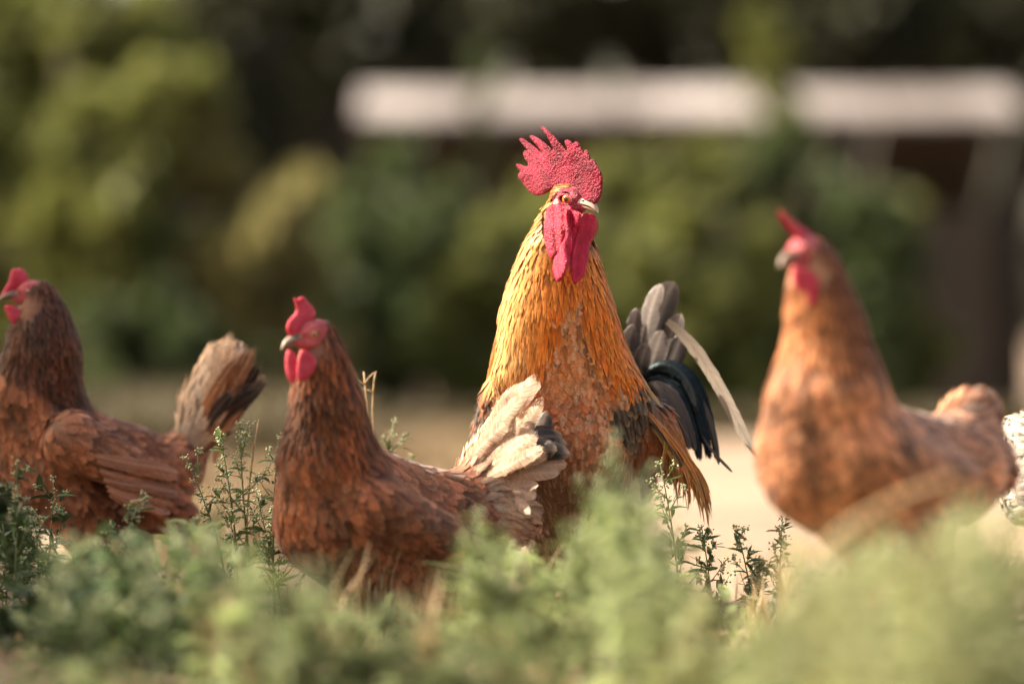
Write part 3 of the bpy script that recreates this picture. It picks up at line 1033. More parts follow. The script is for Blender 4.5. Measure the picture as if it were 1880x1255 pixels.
# big sunny shrub on the left, its branches sweeping up to the right
shrub_from('shrub', 'large olive shrub with sunlit sprays filling the left background', 150, 11.0,
           [(60, 560, 150, .3), (220, 480, 150, .4), (40, 330, 130, 0), (160, 250, 110, -.2), (260, 220, 90, -.3), (330, 150, 80, -.2), (90, 120, 120, .3), (250, 60, 110, .4), (20, 20, 120, .4), (-120, 300, 180, 0), (-140, 600, 180, 0), (120, 690, 120, .1), (300, 640, 110, .2), (150, 430, 110, -.4), (80, 500, 110, -.4), (190, 560, 100, -.4), (150, 640, 100, -.4)],
           'olive', .09, 20000, 21, .06)
shrub_from('shrub', 'slim golden green shrub with a bright upright spray, left of centre', 500, 10.6,
           [(510, 420, 62, -.2), (540, 360, 45, -.2), (470, 500, 80, 0), (400, 470, 70, .1), (530, 520, 60, .1), (480, 610, 90, .1), (560, 640, 80, .1), (400, 300, 60, .2), (360, 220, 50, .2), (430, 690, 80, 0)], 'golden', .08, 7000, 22, .04)
shrub_from('shrub', 'mid green bush between the sunlit shrub and the rooster', 720, 12.0,
           [(640, 560, 80, .2), (700, 480, 90, .1), (800, 400, 90, 0), (860, 470, 90, -.2), (760, 600, 100, -.1), (860, 620, 90, -.2), (680, 680, 80, 0), (640, 380, 80, .5), (820, 690, 60, 0), (720, 330, 70, .6)], 'green', .08, 9000, 23, .05)
shrub_from('shrub', 'lighter green bush right behind the rooster', 1140, 11.6,
           [(1000, 400, 90, .2), (1130, 500, 100, -.3), (1220, 430, 90, -.1), (1060, 600, 110, -.2), (1180, 640, 100, -.2), (1300, 560, 90, 0), (1020, 700, 80, -.1), (1240, 710, 70, -.1), (1150, 330, 80, .4), (1300, 350, 80, .5)], 'olive', .08, 11000, 24, .05)
shrub_from('shrub', 'dark green bush with a lit top behind the blurred hen', 1480, 12.0,
           [(1400, 480, 90, .1), (1500, 400, 90, .1), (1600, 430, 80, -.1), (1450, 600, 100, 0), (1580, 560, 100, -.2), (1640, 500, 60, -.2), (1380, 680, 90, .1), (1560, 690, 100, -.1), (1430, 320, 80, .4), (1420, 250, 50, .6)], 'green', .08, 10000, 25, .05)
# dark trees behind the shed
for i, (bx, cl) in enumerate(((520, [(420, 60, 160, 0), (560, 140, 130, -.3), (640, 40, 150, 0), (520, -60, 170, .2), (700, 130, 70, -.3), (560, 300, 140, .4), (600, 420, 120, .5)]),
                              (980, [(820, 40, 150, 0), (960, 70, 130, -.2), (1080, 20, 150, 0), (900, -80, 180, .3), (1010, 110, 70, -.3), (1180, 80, 110, .2)]),
                              (1500, [(1300, 40, 150, 0), (1440, 60, 120, -.2), (1580, 20, 160, 0), (1500, -90, 190, .3), (1700, 60, 150, 0), (1820, 30, 170, .2), (1950, 60, 170, 0)]))):
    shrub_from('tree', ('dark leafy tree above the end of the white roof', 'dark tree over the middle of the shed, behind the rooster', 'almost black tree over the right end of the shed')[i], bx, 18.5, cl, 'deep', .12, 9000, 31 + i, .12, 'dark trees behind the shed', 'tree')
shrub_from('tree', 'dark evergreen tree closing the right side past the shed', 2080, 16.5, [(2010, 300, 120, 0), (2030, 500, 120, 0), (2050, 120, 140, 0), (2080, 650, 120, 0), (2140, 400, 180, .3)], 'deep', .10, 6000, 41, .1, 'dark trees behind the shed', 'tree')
# one spray of twigs crossing in front of the fascia
shrub_from('shrub', 'brown twiggy bush poking up across the white roof', 1425, 14.3, [(1420, 110, 44, 0), (1425, 185, 44, 0), (1405, 60, 40, 0), (1435, 240, 50, 0), (1430, 330, 60, 0), (1430, 480, 60, 0)], 'olive', .07, 2600, 42, .03)
shrub_from('shrub', 'thin sapling standing before the white roof', 884, 14.2, [(884, 150, 16, 0), (880, 195, 18, 0), (888, 235, 18, 0), (884, 110, 20, 0), (884, 300, 30, 0)], 'green', .05, 500, 43, .03)
# a tree beside the yard, out of frame: it shades the left hen
tree('tree', 'leafy tree beside the yard shading the hens at the left', (-2.9, .1, 0),
     [(0, .42, 1.75, .44), (.1, -.15, 1.82, .40), (-.1, -.5, 1.6, .42), (0, .12, 1.5, .4), (-.1, -.6, 1.42, .40), (.05, -1.1, 1.38, .42), (0, .85, 1.7, .42), (.1, .3, 1.25, .42), (-.1, -.4, 1.05, .42), (0, -.9, 1.0, .4), (.0, .6, 1.3, .4)], .08, 'green', .09, 42000, 51)
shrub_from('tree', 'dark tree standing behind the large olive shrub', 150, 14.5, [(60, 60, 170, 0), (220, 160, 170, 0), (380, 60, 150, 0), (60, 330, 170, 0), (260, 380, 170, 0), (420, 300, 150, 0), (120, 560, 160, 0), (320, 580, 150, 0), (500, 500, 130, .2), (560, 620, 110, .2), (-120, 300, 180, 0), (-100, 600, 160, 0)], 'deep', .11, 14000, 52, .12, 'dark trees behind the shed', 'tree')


# rough grass and low scrub along the foot of the hedge
def rough_grass(name, label, n, x0px, x1px, y0, y1, hmin, hmax, mat, seed):
    r = np.random.default_rng(seed)
    y = r.uniform(y0, y1, n)
    x = (r.uniform(x0px, x1px, n) - 940) * (y + CAMD) / FPX
    h = r.uniform(hmin, hmax, n); a = r.uniform(0, 6.28, n); w = r.uniform(.006, .014, n)
    lean = h * r.uniform(.1, .6, n)
    b = np.stack([x, y, np.full(n, -.01)], -1)
    d = np.stack([np.cos(a), np.sin(a), np.zeros(n)], -1); sd = np.stack([-np.sin(a), np.cos(a), np.zeros(n)], -1)
    m_ = b + d * (lean * .3)[:, None] + np.array([0, 0, 1.]) * (h * .6)[:, None]
    e = b + d * lean[:, None] + np.array([0, 0, 1.]) * h[:, None]
    V = np.stack([b - sd * w[:, None], b + sd * w[:, None], m_ + sd * w[:, None], m_ - sd * w[:, None], e], 1).reshape(-1, 3)
    F = []
    for i in range(n):
        k = i * 5
        F += [(k, k + 1, k + 2, k + 3), (k + 3, k + 2, k + 4)]
    o = new_mesh(name, V, F, M[mat], smooth=False)
    tag(o, label, 'grass', kind='stuff')


M['scrub'] = plain_mat('scrub_grass', (.10, .08, .04), .7, .4, 3, trans=.3, c2=(.06, .05, .024))
rough_grass('scrub_grass', 'brownish rough grass along the foot of the left shrubs', 9000, -150, 640, 5.5, 9.5, .08, .24, 'scrub', 61)
rough_grass('hedge_grass', 'short rough grass along the hedge behind the rooster', 5000, 600, 2000, 9.3, 10.8, .05, .14, 'scrub', 62)
# more bushes thickening the hedge
shrub_from('shrub', 'yellow green bush low behind the left hen', 300, 9.8, [(180, 640, 80, 0), (280, 600, 80, 0), (360, 650, 90, 0), (120, 700, 80, 0), (420, 700, 80, 0), (280, 710, 80, 0)], 'green', .07, 6000, 63, .04)
shrub_from('shrub', 'bright green bush beside the rooster\'s neck', 900, 10.8, [(850, 540, 70, 0), (930, 470, 80, 0), (900, 620, 90, 0), (980, 560, 80, 0), (820, 640, 70, 0), (950, 690, 80, 0)], 'olive', .07, 6000, 64, .04)
shrub_from('shrub', 'bright yellow green bush between rooster and blurred hen', 1290, 10.5, [(1210, 520, 80, 0), (1280, 440, 70, 0), (1340, 560, 80, 0), (1230, 640, 80, 0), (1330, 670, 80, 0), (1390, 470, 60, 0)], 'olive', .07, 6000, 65, .04)
shrub_from('shrub', 'green bush at the corner of the shed', 1660, 12.3, [(1610, 480, 80, 0), (1660, 420, 60, 0), (1640, 560, 80, 0), (1600, 640, 90, 0), (1680, 650, 60, 0)], 'olive', .07, 5000, 66, .04)

M['hay'] = plain_mat('hay', (.26, .19, .11), .7, .4, 3, trans=.3, c2=(.16, .115, .06))
rough_grass('dry_yard_grass', 'thin dry grass over the sand behind the hens', 5200, 150, 930, 1.2, 9.0, .03, .10, 'hay', 67)

# the hedge goes on beyond both sides of the picture
for i, (bx, Y, mt, lab) in enumerate(((-420, 12.0, 'olive', 'olive tree in the hedge just outside the left of the view'), (-900, 12.5, 'green', 'green tree in the hedge farther left'), (-1450, 12.2, 'olive', 'last olive tree at the left end of the hedge'),
                                     (2350, 13.5, 'green', 'green tree in the hedge just outside the right of the view'), (2850, 13.2, 'olive', 'olive tree at the right end of the hedge'))):
    rr_ = np.random.default_rng(700 + i)
    cl = [(bx + rr_.uniform(-230, 230), rr_.uniform(-60, 690), rr_.uniform(110, 170), rr_.uniform(-.4, .5)) for _ in range(13)]
    shrub_from('tree', lab, bx, Y, cl, mt, .10, 8000, 710 + i, .07, 'hedge trees beside the view', 'tree')
# ------------------------------------------------------------------ the rooster
def J(px, py, Y, rpx):
    return P(px, py, Y), rpx * S(Y)


def chain(body, joints, tagname, flow=None):
    for (a, ra), (b, rb) in zip(joints[:-1], joints[1:]):
        body.bone(a, b, ra, rb, tagname, flow=flow)


DOWN = np.array([0, 0, -1.0])


def build_rooster():
    B = Body(0.030)
    chain(B, [J(1032, 374, -.042, 18), J(1034, 425, -.026, 38), J(1024, 500, -.015, 62), J(1023, 585, -.002, 91), J(1028, 660, .01, 106)], 'hackle')
    B.bone(P(1000, 470, -.033), P(950, 690, -.030), 28 * S(0), 40 * S(0), 'hackle', k=.02)
    B.bone(P(1062, 480, -.030), P(1116, 690, -.030), 22 * S(0), 38 * S(0), 'hackle', k=.02)
    B.bone(P(1040, 690, .01), P(1042, 800, .02), 100 * S(0), 118 * S(0), 'breast', flow=(0, -.05, -1))
    B.bone(P(1042, 800, .03), P(1065, 920, .08), 118 * S(0), 96 * S(0), 'breast', flow=(0, .15, -1))
    B.bone(P(1050, 720, .08), P(1150, 730, .27), 110 * S(0), 80 * S(.2), 'saddle', flow=(.5, .5, -.5))
    B.bone(P(1070, 880, .12), P(1130, 870, .26), 100 * S(0), 70 * S(.2), 'belly', flow=(.2, .5, -.8))
    B.bone(P(1150, 720, .27), P(1195, 660, .33), 62 * S(.3), 34 * S(.3), 'rump', flow=(.4, .4, .5))
    # wings: shoulder plates, the near one hanging loose
    B.bone(P(1140, 735, -.02), P(1190, 800, .05), 42 * S(0), 44 * S(0), 'wing', flow=(.45, .1, -1))
    B.bone(P(1195, 790, .04), P(1232, 850, .07), 40 * S(0), 18 * S(0), 'drape', flow=(.42, .1, -1))
    B.bone(P(918, 735, .02), P(905, 820, .09), 32 * S(0), 36 * S(0), 'wing', flow=(-.2, .3, -1))
    legs(B, [P(1010, 940, .10), P(1110, 930, .12)], [np.array([.035, .06, 0]), np.array([.125, .10, 0])], (-.3, -.95))

    def inner(px, py):       # signed px distance inside the bare breast wedge between the two halves of the cape
        t = np.clip((py - 515) / 175, 0, 1.3)
        return (8 + 70 * t ** 1.1) * (py > 515) - np.abs(px - (1050 - 2 * t))

    def c_hackle(pts, px, py, r, s, c):
        n = len(pts)
        front = pts[:, 1] < 0.03
        k = inner(px, py)
        w = sm(k, -45, 5) * front
        up = sm(py, 560, 400)
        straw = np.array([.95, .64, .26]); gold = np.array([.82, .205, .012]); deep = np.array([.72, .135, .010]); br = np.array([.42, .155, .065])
        left = sm(px, 1020, 930)  # sunlit band on this side of the neck, put into the feather colour
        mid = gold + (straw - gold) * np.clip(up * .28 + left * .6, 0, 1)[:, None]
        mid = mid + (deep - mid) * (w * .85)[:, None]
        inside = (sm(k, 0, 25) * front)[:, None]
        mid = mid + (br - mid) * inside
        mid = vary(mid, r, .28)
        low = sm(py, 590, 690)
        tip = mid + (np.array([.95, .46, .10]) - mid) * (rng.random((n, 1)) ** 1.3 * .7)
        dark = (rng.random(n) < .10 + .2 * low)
        col = fcol(n, s, c, mid * .4, mid * .9, tip, lace=np.array([.95, .46, .11]) + (np.array([.96, .74, .42]) - np.array([.95, .46, .11])) * left[:, None], lace_amt=(.05 + .35 * rng.random(n) + .3 * left * rng.random(n)) * (1 - .6 * inside[:, 0]),  # vane edges paled along the same painted sunlit band
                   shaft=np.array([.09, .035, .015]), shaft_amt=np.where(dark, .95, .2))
        bar = np.sin((s[None, :] * (2.5 + 2 * r[:, None]) + r[:, None] * 7) * 6.283)
        return col * (1 + .22 * bar * (rng.random(n) < .7)[:, None])[:, :, None, None]

    def c_breast(pts, px, py, r, s, c):
        n = len(pts)
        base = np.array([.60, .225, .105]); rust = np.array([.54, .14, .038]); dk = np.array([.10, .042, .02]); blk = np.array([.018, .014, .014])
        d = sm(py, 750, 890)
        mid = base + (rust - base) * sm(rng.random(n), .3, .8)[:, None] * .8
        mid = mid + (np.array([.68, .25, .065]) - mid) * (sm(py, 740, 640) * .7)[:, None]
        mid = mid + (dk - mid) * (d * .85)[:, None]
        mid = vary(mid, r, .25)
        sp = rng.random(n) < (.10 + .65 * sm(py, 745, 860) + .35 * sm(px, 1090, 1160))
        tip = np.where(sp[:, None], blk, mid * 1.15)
        pale = rng.random(n) < .40 * (1 - d)
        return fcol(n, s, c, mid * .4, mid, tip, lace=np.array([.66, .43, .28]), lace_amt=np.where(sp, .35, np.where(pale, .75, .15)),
                    shaft=np.array([.75, .52, .36]), shaft_amt=np.where(rng.random(n) < .55, .7, .15) * (1 - .5 * d))

    def c_wing(pts, px, py, r, s, c):
        n = len(pts)
        slate = np.array([.052, .045, .048]); rust = np.array([.42, .135, .04])
        w = np.where(px > 1040, sm(px + (py - 740) * .25, 1172, 1205), sm(rng.random(n), .45, .8))
        mid = slate + (rust - slate) * w[:, None]
        mid = vary(mid, r, .3)
        return fcol(n, s, c, mid * .5, mid, mid * 1.1, lace=np.array([.60, .42, .27]), lace_amt=np.where(rng.random(n) < .45, .8, .1) * (1 - .6 * w), shaft=np.array([.5, .4, .3]), shaft_amt=.25)

    def c_drape(pts, px, py, r, s, c):
        n = len(pts)
        rust = np.array([.50, .165, .035]); yel = np.array([.62, .40, .13])
        mid = rust + (yel - rust) * (rng.random(n) < .25 + .3 * sm(py, 860, 930))[:, None] * rng.random((n, 1))
        mid = vary(mid, r, .3)
        return fcol(n, s, c, mid * .35, mid, mid * 1.1, lace=np.array([.74, .46, .16]), lace_amt=.45 * rng.random(n), shaft=np.array([.02, .012, .01]), shaft_amt=np.where(rng.random(n) < .6, .95, .2))

    def c_saddle(pts, px, py, r, s, c):
        n = len(pts)
        mid = vary(np.array([.40, .15, .05]), r, .35)
        return fcol(n, s, c, mid * .35, mid, mid * 1.1, lace=np.array([.6, .4, .2]), lace_amt=.3, shaft=np.array([.03, .02, .015]), shaft_amt=.5)

    def c_rump(pts, px, py, r, s, c):
        n = len(pts)
        mid = vary(np.array([.11, .085, .075]), r, .4)
        return fcol(n, s, c, mid * .5, mid, mid * 1.1, lace=np.array([.35, .28, .22]), lace_amt=.3)

    def c_belly(pts, px, py, r, s, c):
        n = len(pts)
        mid = vary(np.array([.09, .04, .02]), r, .4)
        return fcol(n, s, c, mid * .5, mid, mid * 1.2, lace=np.array([.25, .13, .06]), lace_amt=.3)

    cfgs = {
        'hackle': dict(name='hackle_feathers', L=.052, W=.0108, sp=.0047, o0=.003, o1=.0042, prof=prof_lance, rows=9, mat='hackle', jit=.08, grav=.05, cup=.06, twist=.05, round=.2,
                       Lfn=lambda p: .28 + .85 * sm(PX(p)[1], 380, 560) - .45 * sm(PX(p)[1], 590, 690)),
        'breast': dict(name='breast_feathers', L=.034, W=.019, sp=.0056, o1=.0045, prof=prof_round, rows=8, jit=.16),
        'belly': dict(name='belly_feathers', L=.04, W=.018, sp=.0085, o1=.009, prof=prof_fluff, rows=6),
        'saddle': dict(name='saddle_feathers', L=.07, W=.010, sp=.0075, o1=.008, prof=prof_lance, rows=8, mat='hackle'),
        'rump': dict(name='tail_covert_feathers', L=.06, W=.022, sp=.009, o1=.01, prof=prof_round, rows=7),
        'wing': dict(name='wing_bow_feathers', L=.036, W=.018, sp=.0065, o1=.007, prof=prof_round, rows=7, flare=.002),
        'drape': dict(name='wing_drape_feathers', L=.075, W=.0085, sp=.0052, o1=.011, prof=prof_lance, rows=9, mat='hackle', jit=.12, grav=.12, flare=.006),
        'thigh': dict(name='thigh_feathers', L=.045, W=.018, sp=.009, o1=.008, prof=prof_fluff, rows=6),
    }
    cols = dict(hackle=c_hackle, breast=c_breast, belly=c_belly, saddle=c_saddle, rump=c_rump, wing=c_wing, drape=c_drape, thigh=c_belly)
    O = P(1048, 366, -.06)
    psi = math.radians(40)
    F = np.array([math.cos(psi), -math.sin(psi), -.22])
    Fh = nrmz(F)
    Rv = np.array([-math.sin(psi), -math.cos(psi), 0])

    def skip(p):             # bare face
        q = p - O
        f = q @ Fh; u = q[:, 2]
        px, py = PX(p)
        ch = (px > 1000) & (px < 1105) & (py > 375) & (py < 452) & (p[:, 1] < -.03)
        return ((f > -.004) & (u < .016) & (u > -.040)) | ((f > .010) & (u > -.05) & (u < .03)) | ch
    def retag(p, tt):
        px, py = PX(p)
        m = (tt == 'hackle') & (inner(px, py) + rng.normal(0, 13, len(px)) > 0) & (p[:, 1] < .03)
        m |= (tt == 'hackle') & (py + rng.normal(0, 12, len(py)) > 692) & (p[:, 1] < .03)
        tt = tt.astype('U12'); tt[m] = 'breast'
        return tt
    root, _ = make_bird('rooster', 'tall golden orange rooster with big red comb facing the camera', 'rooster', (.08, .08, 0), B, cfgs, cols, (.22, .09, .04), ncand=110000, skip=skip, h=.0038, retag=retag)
    head(root, O, F, 1.13, ('comb', 'face'), (.75, .17, .02), 'lobe', brow=.92, lobe=.4, es=1.28)

    # comb, turned back at its rear third
    Z = lambda L: [(930 + x / 3.92, 220 + y / 3.92) for x, y in L]
    comb = Z([(560, 620), (655, 604), (686, 540), (694, 430), (684, 385), (664, 345), (652, 330), (640, 290), (622, 284), (606, 288), (596, 250), (580, 214), (562, 216), (556, 246),
              (540, 215), (524, 172), (504, 154), (486, 162), (482, 182), (468, 156), (440, 142), (418, 150), (422, 176), (438, 205), (434, 228), (400, 185), (345, 120), (285, 62), (260, 46), (248, 60),
              (285, 110), (318, 165), (344, 232), (300, 185), (240, 140), (184, 108), (165, 118), (182, 146), (230, 195), (272, 268), (225, 212), (160, 162), (112, 128), (92, 140), (112, 172),
              (150, 215), (186, 282), (160, 240), (138, 216), (120, 232), (130, 275), (158, 318), (150, 338), (110, 325), (82, 312), (66, 328), (88, 358), (104, 372), (82, 392), (84, 420), (130, 465),
              (178, 532), (228, 549), (290, 532), (335, 490), (420, 500), (500, 560)])
    xf = P(1012, 300, -.06)[0]

    def sheet(x, z):
        y = O[1] - (x - O[0]) * math.tan(psi)
        t = np.maximum(xf - x, 0)
        return y + np.where(t > 0, .55 * t * np.minimum(t / .02, 1.0), 0) + .0035 * np.sin((z - O[2]) * 90 + x * 60)
    blade('comb', comb, -.06, sheet, .0036, .013, M['comb'], root, h=.0009, relief=lambda x, z: .0007 * wn_noise(x, z, 900, 4) + .0012 * wn_noise(x, z, 260, 14) + .0014 * sm(z, O[2] + .03, O[2]) * wn_noise(x, z, 300, 8))
    # wattles and the long cheek fold
    near = Z([(420, 640), (500, 655), (538, 672), (528, 730), (505, 800), (486, 880), (468, 970), (442, 1060), (405, 1140), (372, 1170), (338, 1135), (328, 1060), (345, 1000), (380, 940), (420, 850), (430, 760)])
    far = Z([(530, 680), (600, 668), (648, 690), (664, 770), (640, 845), (595, 885), (588, 990), (560, 1110), (520, 1165), (488, 1190), (466, 1130), (454, 1050), (470, 950), (490, 850), (505, 760)])
    cheek = Z([(285, 640), (330, 605), (400, 612), (470, 622), (505, 665), (470, 780), (430, 880), (370, 980), (335, 1010), (295, 960), (276, 880), (270, 780), (282, 690)])
    xe = P(1010, 440, -.06)[0]
    ridge = lambda x0, x1, wd: (lambda x, z: 0)
    blade('wattle', near, -.10, lambda x, z: -.099 + (x - xe) * -.35 + .010 * np.sin((z - .47) * 40) + .004 * np.sin(x * 260), .0028, .0045, M['wattle'], root,
          relief=lambda x, z: .0014 * np.sin(x * 420 + z * 130) + .0004 * wn_noise(x, z, 700, 2))
    blade('wattle', far, -.10, lambda x, z: -.102 + (x - xe - .03) * .55 + .006 * np.sin((z - .47) * 45), .0028, .0045, M['wattle'], root,
          relief=lambda x, z: .0014 * np.sin(x * 380 - z * 60) + .0004 * wn_noise(x, z, 700, 5))
    blade('cheek_skin', cheek, -.085, lambda x, z: -.084 + (x - xe) * -.70 + 12 * (x - xe - .008) ** 2 + .45 * np.maximum(z - .505, 0), .0030, .006, M['wattle'], root,
          relief=lambda x, z: .0010 * np.sin(x * 520 + 25 * z) + .0005 * wn_noise(x, z, 800, 6))
    # short feathers between comb and eye
    hb = Body(.006)
    W = lambda f, l, u: O + Fh * f * .001 - Rv * l * .001 + np.array([0, 0, 1]) * u * .001
    hb.bone(W(-12, 0, 0), W(-1, 0, 4.0), .0165, .0145, 'h', flow=tuple(-Fh + np.array([0, 0, -.5])))
    V, Q = mesh_implicit(hb.sd, *hb.bounds(.004), .002)
    pts = poisson(V, Q, 6000, lambda p: np.where(((p - O) @ Fh < .004) & (p[:, 2] - O[2] > .0105 - .5 * np.clip(-((p - O) @ Fh) - .006, 0, .03) * 1.6), .0017, 0))

    def c_head(pts, px, py, r, s, c):
        mid = vary(np.array([.36, .13, .03]), r, .35)
        return fcol(len(pts), s, c, mid * .5, mid, mid * 1.2)
    plumage('crown_feathers', hb, pts, dict(L=.010, W=.0022, o1=.0022, prof=prof_lance, rows=5, cols=3, jit=.25), c_head, M['hackle'], root)

    # tail: broad grey upright feathers, glossy black sickles, one long bleached plume
    T = lambda pts: [P(x, y, Y * .45 if Y > .1 else Y) for x, y, Y in pts]
    grey = ((.03, .025, .025), (.085, .071, .066), (.15, .125, .115), (.40, .34, .29), .85, (.34, .29, .25))
    grey2 = ((.02, .017, .017), (.045, .038, .037), (.08, .067, .062), (.28, .235, .20), .8, (.2, .17, .15))
    FC = (-.25, -1, .1)
    spec = [([(1195, 720, .36), (1200, 620, .36), (1210, 555, .35), (1232, 512, .33)], 66, grey, .30),
            ([(1185, 720, .34), (1180, 640, .34), (1185, 570, .34), (1207, 515, .32)], 56, grey, .35),
            ([(1200, 720, .33), (1215, 650, .33), (1232, 610, .32), (1243, 570, .31)], 52, grey2, .25),
            ([(1175, 720, .32), (1160, 650, .32), (1158, 600, .31), (1162, 560, .31)], 40, grey, .3),
            ([(1170, 730, .31), (1150, 680, .31), (1146, 630, .30), (1156, 590, .30)], 36, grey2, .3),
            ([(1185, 730, .30), (1190, 690, .29), (1200, 650, .28), (1208, 600, .27)], 52, grey, .3),
            ([(1175, 735, .29), (1172, 700, .28), (1172, 660, .27), (1182, 625, .26)], 46, grey, .3),
            ([(1205, 735, .30), (1222, 690, .30), (1238, 650, .30), (1247, 600, .29)], 40, grey2, .2)]
    rt = np.random.default_rng(23)
    for i, (ct, w, cl, cup) in enumerate(spec * 2):
        jx, jy = (0, 0) if i < len(spec) else (rt.normal(0, 12), rt.uniform(4, 30))
        ct2 = [(x + jx * q / 3, y + jy * q / 3, Y + (0 if i < len(spec) else .03)) for q, (x, y, Y) in enumerate(ct)]
        ct2[-1] = (ct2[-1][0] + 9, ct2[-1][1] + 4, ct2[-1][2])
        long_feather('tail_feather', T(ct2), w * rt.uniform(.85, 1.05) * S(.3), (-.25 + rt.normal(0, .2), -1, .1), cl if i % 3 else grey2, root, cup=.05, seed=i + 1, split=1.2)
    blk = ((.012, .014, .015), (.009, .014, .017), (.012, .012, .013), (.06, .05, .048), .5, (.03, .032, .032))
    brn = ((.05, .04, .035), (.085, .066, .056), (.05, .04, .037), (.26, .2, .16), .5, (.16, .13, .11))
    sick = [([(1180, 690, .28), (1230, 640, .27), (1290, 660, .25), (1305, 790, .22), (1311, 855, .2)], 40, blk),
            ([(1175, 700, .27), (1225, 650, .26), (1275, 680, .23), (1292, 800, .2), (1300, 840, .19)], 44, blk),
            ([(1180, 705, .26), (1215, 665, .24), (1262, 700, .21), (1280, 790, .18), (1290, 830, .17)], 46, blk),
            ([(1185, 690, .25), (1205, 650, .23), (1262, 660, .21), (1277, 720, .19), (1275, 760, .18)], 52, blk),
            ([(1180, 715, .24), (1205, 680, .22), (1245, 710, .19), (1262, 780, .17), (1272, 815, .16)], 40, brn),
            ([(1175, 725, .23), (1200, 700, .2), (1232, 730, .17), (1250, 790, .15), (1262, 830, .14)], 36, brn),
            ([(1185, 715, .23), (1200, 690, .2), (1222, 720, .16), (1235, 770, .13), (1240, 800, .12)], 30, brn),
            ([(1215, 700, .27), (1262, 680, .26), (1300, 740, .24), (1312, 800, .22), (1318, 850, .21)], 26, brn)]
    rs = np.random.default_rng(15)
    k = 0
    for (ct, w, cl) in sick:
        for rep_ in range(2 if cl is blk else 1):
            jx, jy = rs.normal(0, 6), rs.normal(0, 6)
            ct2 = [(x + jx * q / 4 * 1.6, y + jy * q / 4 * 1.6, Y + .02 * rep_) for q, (x, y, Y) in enumerate(ct)]
            long_feather('sickle_feather', T(ct2), w * (.62 if cl is blk else .8) * S(.2), (-.35, -1, .35), cl, root, mat='sickle' if cl is blk else 'tail', cup=.2, seed=20 + k, split=1.2,
                         prof=lambda s: np.clip(np.minimum(.3 + 1.5 * s, 1) * np.sqrt(np.clip(1 - s ** 3.2, 0, 1)), .03, 1))
            k += 1
    pale = ((.16, .13, .10), (.24, .195, .15), (.27, .225, .175), (.38, .31, .24), .6, (.16, .12, .09))
    long_feather('bleached_tail_feather', T([(1225, 590, .3), (1272, 622, .28), (1330, 705, .22), (1352, 790, .16), (1398, 848, .12)]), 30 * S(.2), (-.5, -1, .1), pale, root, cup=.06, seed=41, split=1.8,
                 prof=lambda s: np.clip(np.minimum(.5 + 2 * s, 1) * (1 - .55 * sm(s, .7, 1)) * np.sqrt(np.clip(1 - s ** 14, 0, 1)), .05, 1), label='long bleached drooping tail feather')
    long_feather('tail_wisp', T([(1290, 800, .18), (1310, 835, .16), (1325, 845, .15), (1346, 868, .14)]), 7 * S(.2), (-.2, -1, .3), brn, root, seed=42)
    # a few loose hackles standing off the cape on its shaded and sunny sides
    hk = ((.35, .2, .08), (.62, .40, .16), (.66, .42, .18), (.7, .5, .25), .4, (.3, .17, .07))
    for i, ct in enumerate(([(916, 610, .0), (906, 650, .02), (897, 690, .03), (891, 722, .03)], [(918, 590, .0), (908, 635, .02), (899, 670, .03), (897, 702, .03)],
                            [(1140, 600, .0), (1158, 660, -.01), (1176, 700, -.02), (1214, 745, -.03)], [(1135, 600, -.0), (1152, 650, -.02), (1165, 700, -.03), (1196, 738, -.035)])):
        long_feather('loose_hackle_feather', T(ct), 9 * S(0), (0, -1, .2), hk, root, seed=50 + i, rows=16, ncol=5)
    # hanging wing fringe
    fr = ((.2, .07, .03), (.50, .17, .04), (.55, .21, .05), (.70, .45, .18), .5, (.02, .012, .01))
    rr = np.random.default_rng(5)
    fr2 = ((.16, .09, .03), (.60, .38, .12), (.64, .42, .16), (.80, .6, .3), .5, (.03, .02, .01))
    fr3 = ((.05, .03, .02), (.06, .035, .02), (.05, .03, .02), (.4, .18, .06), .5, (.02, .012, .01))
    for i in range(84):
        t = rr.random()
        x0 = 1180 + 66 * t + rr.normal(0, 6); y0 = 745 + 100 * t + rr.normal(0, 8)
        u = rr.random() ** .8
        x1 = 1212 + 100 * u; y1 = 862 + 105 * u + rr.normal(0, 18)
        Yb = -.02 + .09 * rr.random()
        q = rr.random()
        long_feather('wing_fringe_feather', T([(x0, y0, Yb), (x0 + 22, y0 + 14, Yb - .02), (x1 - 2 + 10 * rr.random(), y0 + (y1 - y0) * .55, Yb - .02), (x1, y1, Yb)]), rr.uniform(8, 14) * S(0), (.3, -1, .2), fr if q < .66 else (fr2 if q < .85 else fr3), root, seed=70 + i, rows=14, ncol=5, cup=.1, mat='hackle',
                     prof=lambda s: np.clip(np.minimum(.4 + 1.5 * s, 1) * np.clip(1.02 - s ** 2.5, 0, 1), .06, 1))
    return root


